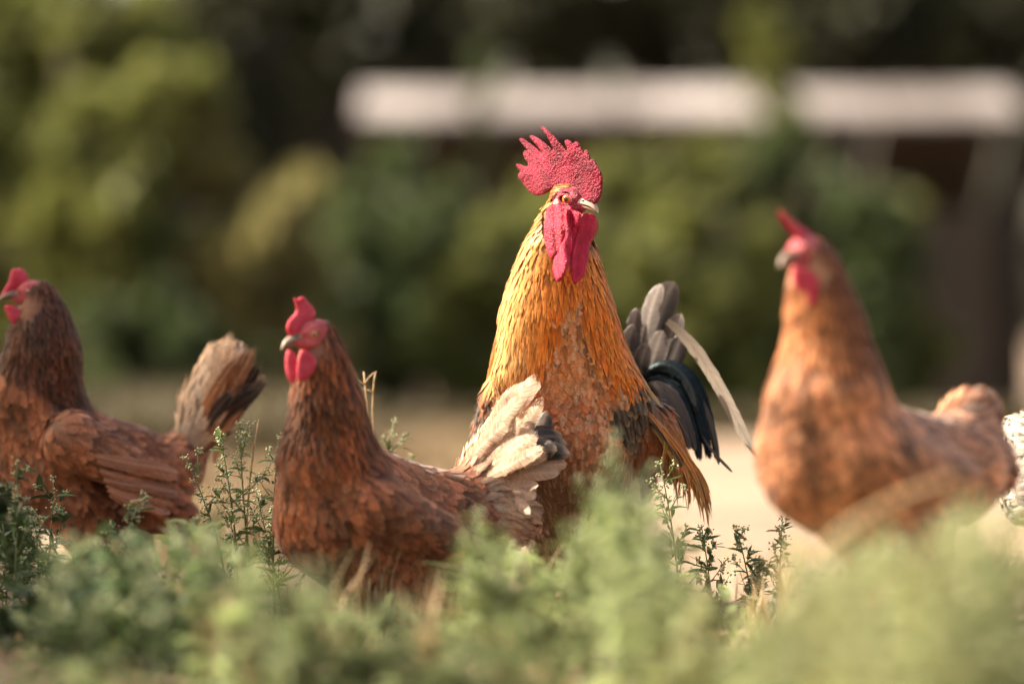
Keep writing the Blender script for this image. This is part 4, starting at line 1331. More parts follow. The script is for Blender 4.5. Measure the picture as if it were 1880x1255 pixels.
# ------------------------------------------------------------------ hens
def hen_cfgs(k=1.0):
    return {
        'neck': dict(name='neck_feathers', L=.036 * k, W=.0085 * k, sp=.0056, o1=.0036, prof=prof_lance, rows=7, jit=.11, grav=.04, Lfn=lambda p: .45 + .0 * p[:, 0] + .6 * rng.random(len(p))),
        'breast': dict(name='breast_feathers', L=.042 * k, W=.0185 * k, sp=.0062, o1=.0045, prof=prof_round, rows=7, jit=.18),
        'back': dict(name='back_feathers', L=.044 * k, W=.0185 * k, sp=.0062, o1=.0042, prof=prof_round, rows=7, jit=.15),
        'wing': dict(name='wing_covert_feathers', L=.048 * k, W=.024 * k, sp=.0072, o1=.0048, prof=prof_round, rows=7, jit=.12),
        'fluff': dict(name='fluff_feathers', L=.045 * k, W=.022 * k, sp=.0058, o1=.010, prof=prof_lance, rows=8, flare=.004, jit=.28),
        'thigh': dict(name='thigh_feathers', L=.04 * k, W=.018 * k, sp=.009, o1=.009, prof=prof_fluff, rows=6, jit=.3),
    }


def hen_cols(neck, breast, back, wing, fluff, pale, pale_amt=.4, neckfn=None, flufffn=None, dark_edge=0.3):
    def mk(base, la, extra=None):
        base = np.asarray(base, float)

        def f(pts, px, py, r, s, c):
            n = len(pts)
            mid = vary(base, r, .5)
            mot = wn_noise(pts[:, 0] * 1.3 + pts[:, 1], pts[:, 2] - .6 * pts[:, 1], 70, 31) + .7 * wn_noise(pts[:, 0], pts[:, 2] + pts[:, 1], 150, 33)
            mid = mid * np.clip(1 + .8 * mot, .4, 1.8)[:, None]
            if extra is not None:
                mid = extra(mid, pts, px, py, r)
            lamt = la * rng.random(n)
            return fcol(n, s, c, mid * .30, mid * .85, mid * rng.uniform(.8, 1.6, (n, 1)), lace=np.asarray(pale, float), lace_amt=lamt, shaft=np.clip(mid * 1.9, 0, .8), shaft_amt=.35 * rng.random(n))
        return f
    return dict(neck=mk(neck, pale_amt, neckfn), breast=mk(breast, pale_amt), back=mk(back, pale_amt * 1.2), wing=mk(wing, pale_amt), fluff=mk(fluff, pale_amt, flufffn), thigh=mk(breast, pale_amt))


def skip_face(O, F, sc):
    Fh = nrmz(np.asarray(F, float))

    def f(p):
        q = p - O
        a = q @ Fh
        return ((a > -.008 * sc) & (q[:, 2] > -.026 * sc) & (q[:, 2] < .012 * sc)) | ((a > .004 * sc) & (q[:, 2] > -.034 * sc))
    return f


def fan(root, base, tips, w, face, colsets, seed, cup=.2, bend=.12, names='tail_feather', soft=False):
    """tail feathers from around base to each tip (px, py, Y)"""
    rr = np.random.default_rng(seed)
    for i, (tp, cs) in enumerate(zip(tips, colsets)):
        b = P(*base) + rr.normal(0, .008, 3)
        t = P(*tp)
        m = (b + t) * .5 + np.array([rr.normal(0, .01), rr.normal(0, .01), 0]) + np.array([0, 0, bend * np.linalg.norm(t - b) * rr.uniform(.3, 1)])
        long_feather(names, [b, m * .6 + b * .4, m, t], w * rr.uniform(.85, 1.15), face, cs, root, seed=seed + i, cup=cup, split=.9, soft=soft)


def build_front_hen():
    B = Body(.028)
    chain(B, [J(588, 613, -.318, 26), J(592, 672, -.315, 38), J(600, 745, -.30, 58), J(606, 830, -.28, 82)], 'neck')
    B.bone(P(600, 850, -.28), P(622, 945, -.25), 82 * S(-.28), 108 * S(-.25), 'breast', flow=(.25, .1, -1))
    B.bone(P(622, 945, -.25), P(700, 1010, -.2), 108 * S(-.25), 100 * S(-.2), 'breast', flow=(.6, .2, -.8))
    B.bone(P(650, 905, -.22), P(790, 960, -.14), 88 * S(-.22), 86 * S(-.14), 'back', flow=(1, .35, -.25))
    B.bone(P(790, 960, -.14), P(870, 975, -.09), 86 * S(-.14), 76 * S(-.1), 'back', flow=(1, .4, -.1))
    B.bone(P(700, 930, -.30), P(850, 1005, -.24), 52 * S(-.3), 34 * S(-.24), 'wing', flow=(1, .3, -.38))
    B.bone(P(880, 920, -.09), P(928, 820, -.07), 66 * S(-.1), 46 * S(-.07), 'fluff', flow=(.5, .1, .85))
    B.bone(P(890, 950, -.11), P(940, 945, -.09), 68 * S(-.1), 38 * S(-.07), 'fluff', flow=(.9, .1, -.5))
    B.bone(P(790, 1040, -.2), P(800, 1085, -.2), 70 * S(-.2), 50 * S(-.2), 'thigh', flow=(.3, 0, -1))
    B.bone(P(690, 1050, -.22), P(700, 1120, -.22), 80 * S(-.2), 50 * S(-.2), 'thigh', flow=(.2, 0, -1))
    legs(B, [P(690, 1060, -.22), P(790, 1060, -.16)], [np.array([-.165, -.23, 0]), np.array([-.095, -.14, 0])], (-.85, -.5))

    def neckfn(mid, pts, px, py, r):
        d = sm(py, 660, 720) * sm(py, 850, 780) * sm(px, 660, 560) * .6
        return mid * (1 - d)[:, None]

    def flufffn(mid, pts, px, py, r):
        w = sm(py, 990, 900) * .9 + .1
        cream = np.array([.64, .44, .31])
        return mid + (cream - mid) * (w * (.55 + .5 * r))[:, None].clip(0, 1)
    cols = hen_cols((.26, .070, .024), (.32, .105, .046), (.27, .095, .048), (.30, .11, .056), (.42, .20, .12), (.56, .33, .21), .8, neckfn, flufffn)
    O = P(571, 613, -.33)
    psi = math.radians(35)
    F = np.array([-math.cos(psi), -math.sin(psi), -.26])
    root, _ = make_bird('hen', 'reddish brown hen in front of the rooster, walking left with cream tail', 'hen', (-.16, -.2, 0), B, hen_cfgs(), cols, (.18, .07, .035), 'brown hens of the flock', 52000, skip_face(O, F, .95))
    head(root, O, F, 1.08, ('hen_flesh', 'hen_face'), (.55, .24, .04), 'hen_face', lobe=1.1)
    Z = lambda L: [(480 + x / 5.229, 520 + y / 5.229) for x, y in L]
    comb = Z([(238, 440), (250, 370), (300, 312), (336, 270), (330, 205), (308, 145), (326, 140), (345, 158), (358, 138), (388, 122), (415, 135), (440, 172), (488, 215), (518, 268), (508, 330), (470, 372), (420, 420), (390, 480), (320, 520), (262, 510)])
    blade('comb', comb, -.33, planar_sheet(O, F), .0040, .008, M['hen_flesh'], root, h=.0012)
    w1 = Z([(238, 640), (290, 635), (335, 690), (345, 760), (345, 860), (325, 940), (298, 978), (255, 920), (230, 840), (228, 720)])
    w2 = Z([(370, 640), (440, 640), (500, 690), (527, 745), (515, 820), (470, 892), (405, 940), (350, 940), (335, 860), (345, 760)])
    blade('wattle', w1, -.355, lambda x, z: -.358 + (x - O[0]) * .2, .0035, .007, M['hen_flesh'], root, h=.0013)
    blade('wattle', w2, -.36, lambda x, z: -.36 + (x - O[0]) * .7, .0035, .007, M['hen_flesh'], root, h=.0013)
    cream = ((.40, .23, .14), (.56, .37, .25), (.63, .45, .32), (.74, .58, .44), .5, (.8, .68, .55))
    tan = ((.45, .27, .18), (.55, .36, .25), (.42, .28, .2), (.7, .52, .4), .6, (.6, .42, .3))
    blk = ((.30, .18, .12), (.10, .07, .06), (.025, .02, .02), (.45, .32, .24), .7, (.2, .14, .1))
    rr = np.random.default_rng(9)
    tips, cs = [], []
    for k in range(22):                       # cream plumes sweeping up
        u = rr.random()
        tips.append((925 + 72 * u + rr.normal(0, 6), 742 - 40 * u + rr.normal(0, 14) + 40 * (rr.random() < .3), -.06 - .10 * rr.random())); cs.append(cream)
    fan(root, (868, 870, -.09), tips, 40 * S(-.1), (-.3, -1, .25), cs, 300, cup=.05, bend=.10, soft=True)
    tips, cs = [], []
    for k in range(16):                       # second tier, shorter and lower
        u = rr.random()
        tips.append((955 + 55 * u, 775 + 60 * rr.random() + 10 * u, -.12 - .06 * rr.random())); cs.append(cream if rr.random() < .75 else tan)
    fan(root, (880, 880, -.12), tips, 38 * S(-.1), (-.3, -1, .25), cs, 340, cup=.05, bend=.12, soft=True)
    fan(root, (905, 850, -.10), [(1004, 752, -.09), (1018, 772, -.08), (1014, 800, -.12), (1044, 815, -.13), (1050, 836, -.14), (1036, 800, -.12), (1024, 826, -.15)], 54 * S(-.1), (-.3, -1, .25), [blk] * 7, 370, cup=.15, bend=.16)
    fan(root, (900, 890, -.13), [(1044, 850, -.13), (1030, 868, -.14), (990, 890, -.15), (985, 915, -.15), (975, 945, -.16)], 36 * S(-.1), (-.3, -1, .25), [tan] * 5, 385, cup=.12, bend=.12)
    return root


def build_left_hen():
    Yh = .25
    B = Body(.030)
    chain(B, [J(74, 538, Yh, 24), J(76, 592, Yh + .005, 42), J(78, 650, Yh + .01, 60), J(76, 715, Yh + .02, 70)], 'neck')
    B.bone(P(60, 735, Yh + .02), P(85, 830, Yh + .03), 78 * S(Yh), 90 * S(Yh), 'breast', flow=(.3, 0, -1))
    B.bone(P(95, 815, Yh + .04), P(235, 855, Yh + .05), 84 * S(Yh), 64 * S(Yh), 'back', flow=(1, 0, -.35))
    B.bone(P(235, 855, Yh + .05), P(320, 868, Yh + .05), 64 * S(Yh), 46 * S(Yh), 'back', flow=(1, 0, -.15))
    B.bone(P(135, 810, Yh - .06), P(280, 880, Yh - .04), 52 * S(Yh), 28 * S(Yh), 'wing', flow=(1, .05, -.42))
    B.bone(P(340, 835, Yh + .05), P(385, 745, Yh + .05), 30 * S(Yh), 40 * S(Yh), 'fluff', flow=(.35, 0, 1))
    B.bone(P(385, 745, Yh + .05), P(415, 670, Yh + .05), 40 * S(Yh), 34 * S(Yh), 'fluff', flow=(.4, 0, 1), sq=(np.array([0, 1.0, 0]), .6))
    B.bone(P(240, 940, Yh), P(330, 945, Yh + .02), 34 * S(Yh), 28 * S(Yh), 'thigh', flow=(.8, 0, -.5))
    B.bone(P(100, 900, Yh), P(140, 950, Yh), 60 * S(Yh), 40 * S(Yh), 'breast', flow=(.5, 0, -1))
    legs(B, [P(150, 940, Yh), P(220, 930, Yh + .06)], [np.array([-.60, Yh - .01, 0]), np.array([-.53, Yh + .06, 0])], (-1, -.15))

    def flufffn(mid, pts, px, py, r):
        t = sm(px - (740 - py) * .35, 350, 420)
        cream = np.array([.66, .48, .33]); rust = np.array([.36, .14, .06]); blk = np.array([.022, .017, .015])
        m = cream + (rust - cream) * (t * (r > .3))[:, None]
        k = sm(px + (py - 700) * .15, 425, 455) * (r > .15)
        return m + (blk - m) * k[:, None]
    cols = hen_cols((.105, .030, .012), (.34, .12, .052), (.36, .145, .078), (.35, .135, .065), (.5, .28, .18), (.60, .37, .24), .75, None, flufffn)  # neck colour itself darkened to deepen the shade on this hen
    cfg = hen_cfgs(.9)
    cfg['fluff']['L'] = .05
    O = P(56, 537, Yh)
    psi = math.radians(14)
    F = np.array([-math.cos(psi), -math.sin(psi), -.12])
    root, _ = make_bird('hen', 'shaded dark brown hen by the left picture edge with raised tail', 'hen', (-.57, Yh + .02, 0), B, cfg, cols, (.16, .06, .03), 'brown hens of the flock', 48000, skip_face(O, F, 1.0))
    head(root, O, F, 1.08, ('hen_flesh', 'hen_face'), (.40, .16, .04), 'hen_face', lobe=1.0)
    Z = lambda L: [(x / 2.51, 460 + y / 2.51) for x, y in L]
    blade('comb', Z([(0, 215), (15, 180), (42, 140), (48, 100), (58, 80), (72, 86), (88, 78), (112, 90), (132, 116), (128, 142), (95, 172), (60, 205), (20, 222)]), Yh, planar_sheet(O, F), .0040, .008, M['hen_flesh'], root, h=.0013)
    blade('wattle', Z([(20, 248), (62, 250), (110, 285), (128, 330), (112, 356), (96, 362), (90, 392), (72, 355), (44, 322)]), Yh - .014, lambda x, z: Yh - .014 + (x - O[0]) * .2, .0035, .007, M['hen_flesh'], root, h=.0013)
    blade('wattle', Z([(14, 248), (52, 250), (95, 290), (108, 330), (92, 350), (66, 345), (38, 315)]), Yh + .014, lambda x, z: Yh + .014 + (x - O[0]) * .2, .0035, .007, M['hen_flesh'], root, h=.0013)
    cream = ((.56, .37, .24), (.64, .43, .28), (.66, .47, .32), (.76, .58, .42), .5, (.7, .5, .35))
    rust = ((.5, .28, .17), (.48, .19, .08), (.16, .075, .04), (.66, .42, .26), .55, (.62, .34, .2))
    blk = ((.35, .18, .1), (.07, .045, .035), (.016, .013, .013), (.60, .42, .30), .75, (.15, .1, .07))
    rr = np.random.default_rng(12)
    tips, cs = [], []
    for k in range(40):
        a = rr.random()                       # 0 front (left) edge of the fan, 1 rear edge
        x = 395 + 105 * a ** .8; y = 612 + 150 * max(0, a - .45) + rr.normal(0, 10)
        sh = rr.uniform(.62, 1.0) if k > 14 else 1
        x = 350 + (x - 350) * sh; y = 830 + (y - 830) * sh
        tips.append((x, y, Yh + .07 - .09 * rr.random())); cs.append(cream if a < .38 else (rust if a < .62 else (blk if rr.random() < .75 else rust)))
    fan(root, (348, 832, Yh + .04), tips, 30 * S(Yh), (-.1, -1, .1), cs, 400, cup=.08, bend=.03, soft=True)
    brown = ((.26, .10, .05), (.30, .125, .065), (.33, .145, .08), (.5, .33, .22), .5, (.45, .25, .15))
    rv = np.random.default_rng(61)
    for i in range(8):
        y = 838 + i * 10 + rv.normal(0, 3)
        e = rv.normal(0, 8)
        bc = tuple(tuple(np.array(c) * f) if k < 4 else c for k, (c, f) in enumerate(zip(brown[:4], [rv.uniform(.7, 1.3)] * 4))) + (.7, brown[5])
        long_feather('flight_feather', [P(175 + i * 4, y, Yh - .115), P(235, y + 18 + e * .3, Yh - .112 + rv.normal(0, .004)), P(290, y + 28 - i + e, Yh - .09), P(345 - i * 5 + rv.normal(0, 10), y + 38 - i * 1.5 + e, Yh - .04)], rv.uniform(20, 34) * S(Yh), (rv.normal(0, .15), -1, .35), bc, root, seed=430 + i, cup=.12, soft=(i % 2 == 1))
    return root


def build_right_hen():
    Yh = -.80
    B = Body(.034)
    chain(B, [J(1493, 463, Yh + .01, 30), J(1500, 530, Yh + .01, 42), J(1517, 610, Yh + .02, 58), J(1524, 700, Yh + .03, 82)], 'neck')
    B.bone(P(1518, 735, Yh + .03), P(1522, 840, Yh + .05), 104 * S(Yh), 118 * S(Yh), 'breast', flow=(.1, .1, -1))
    B.bone(P(1522, 840, Yh + .05), P(1570, 900, Yh + .08), 118 * S(Yh), 95 * S(Yh), 'breast', flow=(.4, .2, -.9))
    B.bone(P(1570, 840, Yh + .08), P(1740, 870, Yh + .20), 112 * S(Yh), 92 * S(Yh), 'back', flow=(1, .5, -.15))
    B.bone(P(1600, 845, Yh + .01), P(1760, 890, Yh + .10), 60 * S(Yh), 40 * S(Yh), 'wing', flow=(1, .4, -.3))
    B.bone(P(1740, 850, Yh + .20), P(1785, 765, Yh + .25), 72 * S(Yh), 42 * S(Yh), 'fluff', flow=(.5, .2, .7))
    B.bone(P(1760, 860, Yh + .21), P(1815, 860, Yh + .25), 68 * S(Yh), 40 * S(Yh), 'fluff', flow=(.8, .2, -.4))
    B.bone(P(1640, 960, Yh + .1), P(1650, 1010, Yh + .1), 75 * S(Yh), 50 * S(Yh), 'thigh', flow=(.2, 0, -1))
    legs(B, [P(1590, 960, Yh + .06), P(1680, 960, Yh + .14)], [np.array([.39, Yh + .05, 0]), np.array([.46, Yh + .15, 0])], (-.7, -.7))

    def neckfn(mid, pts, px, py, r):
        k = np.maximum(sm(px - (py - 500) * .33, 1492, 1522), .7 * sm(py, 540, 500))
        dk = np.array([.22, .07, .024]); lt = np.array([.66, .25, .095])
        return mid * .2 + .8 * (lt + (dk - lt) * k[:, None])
    cols = hen_cols((.46, .165, .066), (.56, .225, .11), (.52, .22, .115), (.47, .19, .09), (.52, .225, .12), (.70, .43, .27), .6, neckfn)
    O = P(1476, 462, Yh)
    psi = math.radians(48)
    F = np.array([-math.cos(psi), -math.sin(psi), -.22])
    root, _ = make_bird('hen', 'pale orange brown hen at right, close and blurred, neck stretched up', 'hen', (.42, Yh + .1, 0), B, hen_cfgs(1.05), cols, (.3, .14, .07), 'brown hens of the flock', 42000, skip_face(O, F, .95))
    head(root, O, F, 1.08, ('hen_flesh', 'hen_face'), (.45, .2, .04), 'hen_face', lobe=1.0)
    Z = lambda L: [(1360 + x / 1.96, 360 + y / 1.96) for x, y in L]
    blade('comb', Z([(136, 52), (146, 50), (178, 82), (218, 112), (256, 136), (270, 152), (248, 164), (212, 160), (178, 130), (150, 88)]), Yh, planar_sheet(O, F), .0040, .008, M['hen_flesh'], root, h=.0016)
    blade('wattle', Z([(180, 250), (225, 255), (235, 300), (228, 350), (205, 345), (185, 310)]), Yh - .03, lambda x, z: Yh - .03 + (x - O[0]) * .2, .0035, .007, M['hen_flesh'], root, h=.0016)
    blade('wattle', Z([(225, 260), (262, 270), (285, 310), (282, 370), (262, 405), (240, 370), (225, 320)]), Yh - .03, lambda x, z: Yh - .03 + (x - O[0]) * .7, .0035, .007, M['hen_flesh'], root, h=.0016)
    tan = ((.40, .17, .085), (.46, .21, .11), (.48, .23, .125), (.58, .33, .2), .5, (.5, .26, .15))
    dk = ((.4, .2, .12), (.3, .15, .09), (.12, .06, .04), (.5, .3, .2), .5, (.4, .2, .12))
    rr = np.random.default_rng(33)
    tips, cs = [], []
    for k in range(30):
        a = rr.random(); sh = rr.uniform(.82, 1.0)
        x, y = (np.interp(a, [0, .25, .7, 1], [1748, 1778, 1850, 1866]), np.interp(a, [0, .25, .7, 1], [722, 697, 780, 850]))
        tips.append((1750 + (x - 1750) * sh, 850 + (y - 850) * sh, Yh + .22 + .06 * rr.random())); cs.append(dk if rr.random() < .25 else tan)
    fan(root, (1750, 850, Yh + .2), tips, 46 * S(Yh), (-.3, -1, .2), cs, 500, cup=.05, bend=.05, soft=True)
    return root


def edge_hen(name, label, cx, cy, Y, sgn, scale, cols, tailcols, skin, seed, tailtips):
    """a hen mostly out of frame; sgn +1 faces right"""
    k = scale
    B = Body(.030)
    q = lambda dx, dy: P(cx + sgn * dx * k, cy + dy * k, Y)
    r = lambda v: v * k * S(Y)
    chain(B, [(q(210, -260), r(27)), (q(200, -210), r(40)), (q(190, -150), r(58)), (q(180, -80), r(75))], 'neck')
    B.bone(q(170, -60), q(150, 20), r(80), r(92), 'breast', flow=(-.3 * sgn, 0, -1))
    B.bone(q(130, 0), q(-60, 10), r(92), r(74), 'back', flow=(-sgn, 0, -.25))
    B.bone(q(-60, 0), q(-110, -60), r(66), r(40), 'fluff', flow=(-.7 * sgn, 0, .6))
    B.bone(q(-50, 40), q(-100, 60), r(60), r(40), 'fluff', flow=(-.8 * sgn, 0, -.5))
    B.bone(q(30, 80), q(40, 120), r(58), r(40), 'thigh', flow=(0, 0, -1))
    f0 = q(60, 0); f0[2] = 0
    legs(B, [q(30, 95), q(60, 90) + np.array([0, .05, 0])], [f0 + np.array([0, -.02, 0]), f0 + np.array([sgn * .03, .06, 0])], (sgn, 0))
    O = q(216, -262)
    F = np.array([sgn * .97, -.2, 0])
    root, _ = make_bird(name, label, 'hen', tuple(f0), B, hen_cfgs(.95), cols, skin, None, 26000, skip_face(O, F, k), h=.0045)
    head(root, O, F, k, ('hen_flesh', 'hen_face'), (.45, .2, .04), 'hen_face')
    hx, hy = cx + sgn * 216 * k, cy - 262 * k
    blade('comb', [(hx + sgn * a * k, hy - b * k) for a, b in ((32, 12), (30, 30), (20, 40), (14, 30), (6, 44), (-2, 32), (-14, 36), (-16, 20), (0, 14))], Y, planar_sheet(O, F), .004, .008, M['hen_flesh'], root, h=.0016)
    for yy in (-.013, .013):
        blade('wattle', [(hx + sgn * a * k, hy - b * k) for a, b in ((30, -14), (14, -14), (12, -30), (20, -42), (30, -32))], Y + yy, lambda x, z: Y + yy + 0 * x, .0035, .007, M['hen_flesh'], root, h=.0016)
    fan(root, (cx - sgn * 80 * k, cy - 10 * k, Y), tailtips, 34 * S(Y), (0, -1, .2), [tailcols] * len(tailtips), seed, cup=.1, bend=.05)
    return root


build_rooster()
build_front_hen()
build_left_hen()
build_right_hen()
wcols = hen_cols((.52, .45, .38), (.52, .45, .38), (.52, .45, .38), (.5, .43, .36), (.52, .45, .38), (.62, .55, .47), .4)
wt = ((.5, .36, .32), (.56, .48, .41), (.6, .52, .45), (.66, .58, .5), .4, (.5, .4, .34))
edge_hen('hen', 'white hen cut off by the right picture edge behind the blurred hen', 1985, 860, .06, 1, .92, wcols, wt, (.6, .4, .35), 600,
         [(1862, 756, .06), (1872, 762, .05), (1885, 752, .07), (1902, 760, .06), (1868, 800, .04), (1866, 850, .03), (1862, 900, .03)])
gcols = hen_cols((.16, .17, .19), (.17, .18, .20), (.14, .15, .17), (.15, .16, .18), (.17, .18, .2), (.5, .5, .5), .4)
gt = ((.2, .2, .22), (.16, .17, .19), (.1, .11, .12), (.4, .4, .42), .4, (.3, .3, .32))
edge_hen('hen', 'slate grey hen showing a sliver behind the shaded hen at the left edge', -95, 800, .62, -1, .95, gcols, gt, (.12, .12, .13), 650,
         [(18, 735, .6), (12, 760, .6), (24, 790, .62), (16, 810, .6), (-5, 725, .62)])
# ------------------------------------------------------------------ weeds
LEAF_F = [(0, 1, 2), (0, 2, 3), (1, 4, 5, 2), (2, 5, 6, 3), (4, 7, 5), (5, 7, 6)]


def leaf_vf(p, d, up, L, w, fold=.25, droop=.15):
    d = nrmz(np.asarray(d, float)); sd = nrmz(np.cross(d, up)); u = np.cross(sd, d)
    q = lambda a, b, c: p + d * L * a + sd * w * b + u * L * c
    V = [q(0, 0, 0), q(.3, 1, fold * .3), q(.32, 0, .03), q(.3, -1, fold * .3), q(.68, .72, fold * .2 - droop * .3), q(.7, 0, -droop * .4), q(.68, -.72, fold * .2 - droop * .3), q(1, 0, -droop)]
    return V, LEAF_F


OCT_F = [(0, 2, 4), (2, 1, 4), (1, 3, 4), (3, 0, 4), (2, 0, 5), (1, 2, 5), (3, 1, 5), (0, 3, 5)]


def bud_vf(p, r):
    p = np.asarray(p)
    return [p + r * np.array(q) for q in ((1, 0, 0), (-1, 0, 0), (0, 1, 0), (0, -1, 0), (0, 0, 1.1), (0, 0, -1.1))], OCT_F


def weed(name, label, base, top, seed, kind='goosefoot', detail=False, mats=('stem', 'leaf', 'bud'), group=None, bend=0.0, leafL=.026, branches=7, dens=1.0, buds=1.0):
    r = np.random.default_rng(seed)
    base = np.asarray(base, float); top = np.asarray(top, float)
    t = thing(name, label, 'weed', tuple(base), group)
    H = np.linalg.norm(top - base)
    mid = base * .5 + top * .5 + np.array([bend * H, r.normal(0, .03) * H, 0])
    stem = bezier([base, base * .7 + mid * .3 + np.array([0, 0, .1 * H]), mid, top], 12)
    ms = MB(); ml = MB(); mbd = MB()
    sr = .0011 + .004 * H
    ms.add(*tube_vf(stem, np.linspace(sr, sr * .35, 12), 6))
    leaves, clusters = [], []

    def cluster(p, size, n):
        m = MB()
        for _ in range(n):
            m.add(*bud_vf(p + r.normal(0, size, 3) * np.array([1, 1, .8]), r.uniform(.0010, .0019)))
        clusters.append(m)

    def put_leaf(p, d, L):
        if kind == 'feathery':
            m = MB()
            d = nrmz(np.asarray(d, float)); sd = nrmz(np.cross(d, (0, 0, 1.0)))
            n = 6
            for i in range(n):
                a = (i + 1) / n
                for sgn in (-1, 1):
                    dd = d * .8 + sd * sgn * .8 + r.normal(0, .2, 3)
                    m.add(*leaf_vf(p + d * L * 1.5 * a + np.array([0, 0, -.1 * L * a * a]), dd, (0, 0, 1.0), L * (.75 - .45 * a), L * .06))
            m.add(*tube_vf([p, p + d * L * .8, p + d * L * 1.5 + np.array([0, 0, -.1 * L])], [L * .03, L * .025, L * .015], 4))
            leaves.append(m)
        else:
            m = MB(); m.add(*leaf_vf(p, d, nrmz(np.array([r.normal(0, .3), r.normal(0, .3), 1])), L, L * r.uniform(.13, .22), r.uniform(.1, .5), r.uniform(-.1, .4)))
            leaves.append(m)
    ph = r.uniform(0, 6.28)
    nb = branches
    for i in range(nb):
        s_ = .18 + .78 * (i + r.uniform(0, .6)) / nb
        k = s_ * 11; k0 = int(min(k, 10)); p = stem[k0] * (1 - (k - k0)) + stem[k0 + 1] * (k - k0)
        ph += 2.4 + r.normal(0, .4)
        el = r.uniform(.6, 1.1)
        d = np.array([math.cos(ph) * math.cos(el), math.sin(ph) * math.cos(el), math.sin(el)])
        ln = H * r.uniform(.16, .34) * (1.1 - .65 * s_)
        e = p + d * ln + np.array([0, 0, ln * .15])
        br = bezier([p, p + d * ln * .5 - np.array([0, 0, ln * .06]), e], 6)
        ms.add(*tube_vf(br, np.linspace(sr * .5, sr * .22, 6), 5))
        put_leaf(p, d * np.array([1.3, 1.3, .3]), leafL * r.uniform(.8, 1.5))
        for q in range(int(1 + 3 * dens * r.random())):
            a = r.integers(1, 5)
            put_leaf(br[a], d + r.normal(0, .7, 3), leafL * r.uniform(.4, .95))
        if buds > 0 and s_ > .3:
            for q in range(int(r.integers(1, 4) * buds + .5)):
                a = 5 - q
                cluster(br[max(a, 2)] + r.normal(0, .0015, 3), .0028, int(r.integers(7, 13)))
    nl = int(5 * dens)
    for i in range(nl):
        k0 = int(r.integers(2, 11)); ph += 2.4
        put_leaf(stem[k0], (math.cos(ph), math.sin(ph), r.uniform(-.1, .7)), leafL * r.uniform(.6, 1.25))
    if buds > 0:
        for i in range(4):
            cluster(stem[11] - (stem[11] - stem[9]) * i * .28 + r.normal(0, .001, 3), .0026 + .0006 * i, 10)
    ms_o = ms.build('stem', M[mats[0]], t)
    ms_o['kind'] = 'stuff'
    if detail:
        for m in leaves:
            m.build('leaf', M[mats[1]], t)
        for m in clusters:
            o = m.build('flower_cluster', M[mats[2]], t); o['kind'] = 'stuff'
    else:
        for nm, ls, mt in (('leaves', leaves, mats[1]), ('flower_clusters', clusters, mats[2])):
            if ls:
                m = MB()
                for q in ls:
                    m.add(q.v, q.f)
                o = m.build(nm, M[mt], t); o['kind'] = 'stuff'
    return t


def gz(px, Y):
    p = P(px, 700, Y); p[2] = -.004
    return p


# sharp goosefoot plants standing between the hens
sharp = [  # label, base px, top px, top py, Y, bend, kind, leaves
    ('upright goosefoot weed with pale buds in front of the shaded hen\'s tail', 438, 402, 788, -.03, .05),
    ('thin goosefoot weed leaning left below the shaded hen\'s tail', 420, 340, 838, -.02, .10),
    ('tall pale goosefoot weed directly left of the front hen\'s breast', 470, 440, 775, .03, -.03),
    ('bushy goosefoot weed touching the front hen\'s breast', 505, 512, 800, .0, -.04),
    ('short leafy goosefoot weed at the front hen\'s breast', 520, 470, 905, -.04, .02),
    ('goosefoot weed with pale buds rising behind the front hen\'s back', 700, 722, 772, .16, .02),
    ('goosefoot weed with a bud spike before the rooster\'s drooping wing', 1250, 1212, 850, -.10, .04),
    ('sparse goosefoot weed with one upright leaf beside the rooster', 1385, 1352, 965, -.02, .03),
    ('dense dark goosefoot weed beside the blurred hen\'s breast', 1430, 1436, 955, .0, .0),
    ('goosefoot weed under the rooster\'s wing tip', 1310, 1288, 965, -.06, .02),
    ('spreading goosefoot weed low between rooster and blurred hen', 1500, 1490, 1050, -.05, -.04),
    ('small goosefoot weed on the sand below the rooster\'s tail', 1380, 1400, 1030, .03, .0),
]
for i, (lb, bx, tx, ty, Y, bd) in enumerate(sharp):
    weed('goosefoot_weed', lb, gz(bx, Y), P(tx, ty, Y - .01), 100 + i, detail=True, bend=bd, leafL=.024 if i not in (8, 10) else .02, branches=8 if i in (0, 1, 7) else 12, dens=.9 if i in (1, 7) else 1.8,
         mats=('stem', 'fresh', 'bud'), group='sharp goosefoot weeds between the birds')
dark = [(20, 30, 850), (70, 62, 935), (75, 98, 880), (120, 150, 1000), (180, 200, 1010), (150, 262, 905), (10, 5, 960), (230, 215, 1060), (280, 290, 1050), (50, 40, 1040), (330, 335, 1060), (110, 100, 1060)]
dl = ['shaded weed with buds against the shaded hen\'s breast', 'shaded weed, second from the left picture edge', 'shaded weed with an arched leaf below the shaded hen', 'low dark weed below the shaded hen\'s breast', 'low dark weed under the shaded hen\'s belly',
      'shaded weed leaning right across the hen\'s pale belly fluff', 'dark weed cut by the left picture edge', 'low dark weed right of the shaded tangle', 'low dark weed under the belly fluff', 'darkest short weed in the lower left corner', 'small dark weed at the right end of the shaded tangle', 'short bushy weed in the middle of the shaded tangle']
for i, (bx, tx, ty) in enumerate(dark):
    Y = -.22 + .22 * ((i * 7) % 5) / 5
    weed('shaded_weed', dl[i], gz(bx, Y), P(tx, ty, Y), 140 + i, detail=True, bend=.04, leafL=.026, branches=11, dens=2.2, buds=.6 if i in (0, 1, 2, 5) else 0, mats=('stem', 'leaf', 'bud'), group='shaded weeds at the lower left')

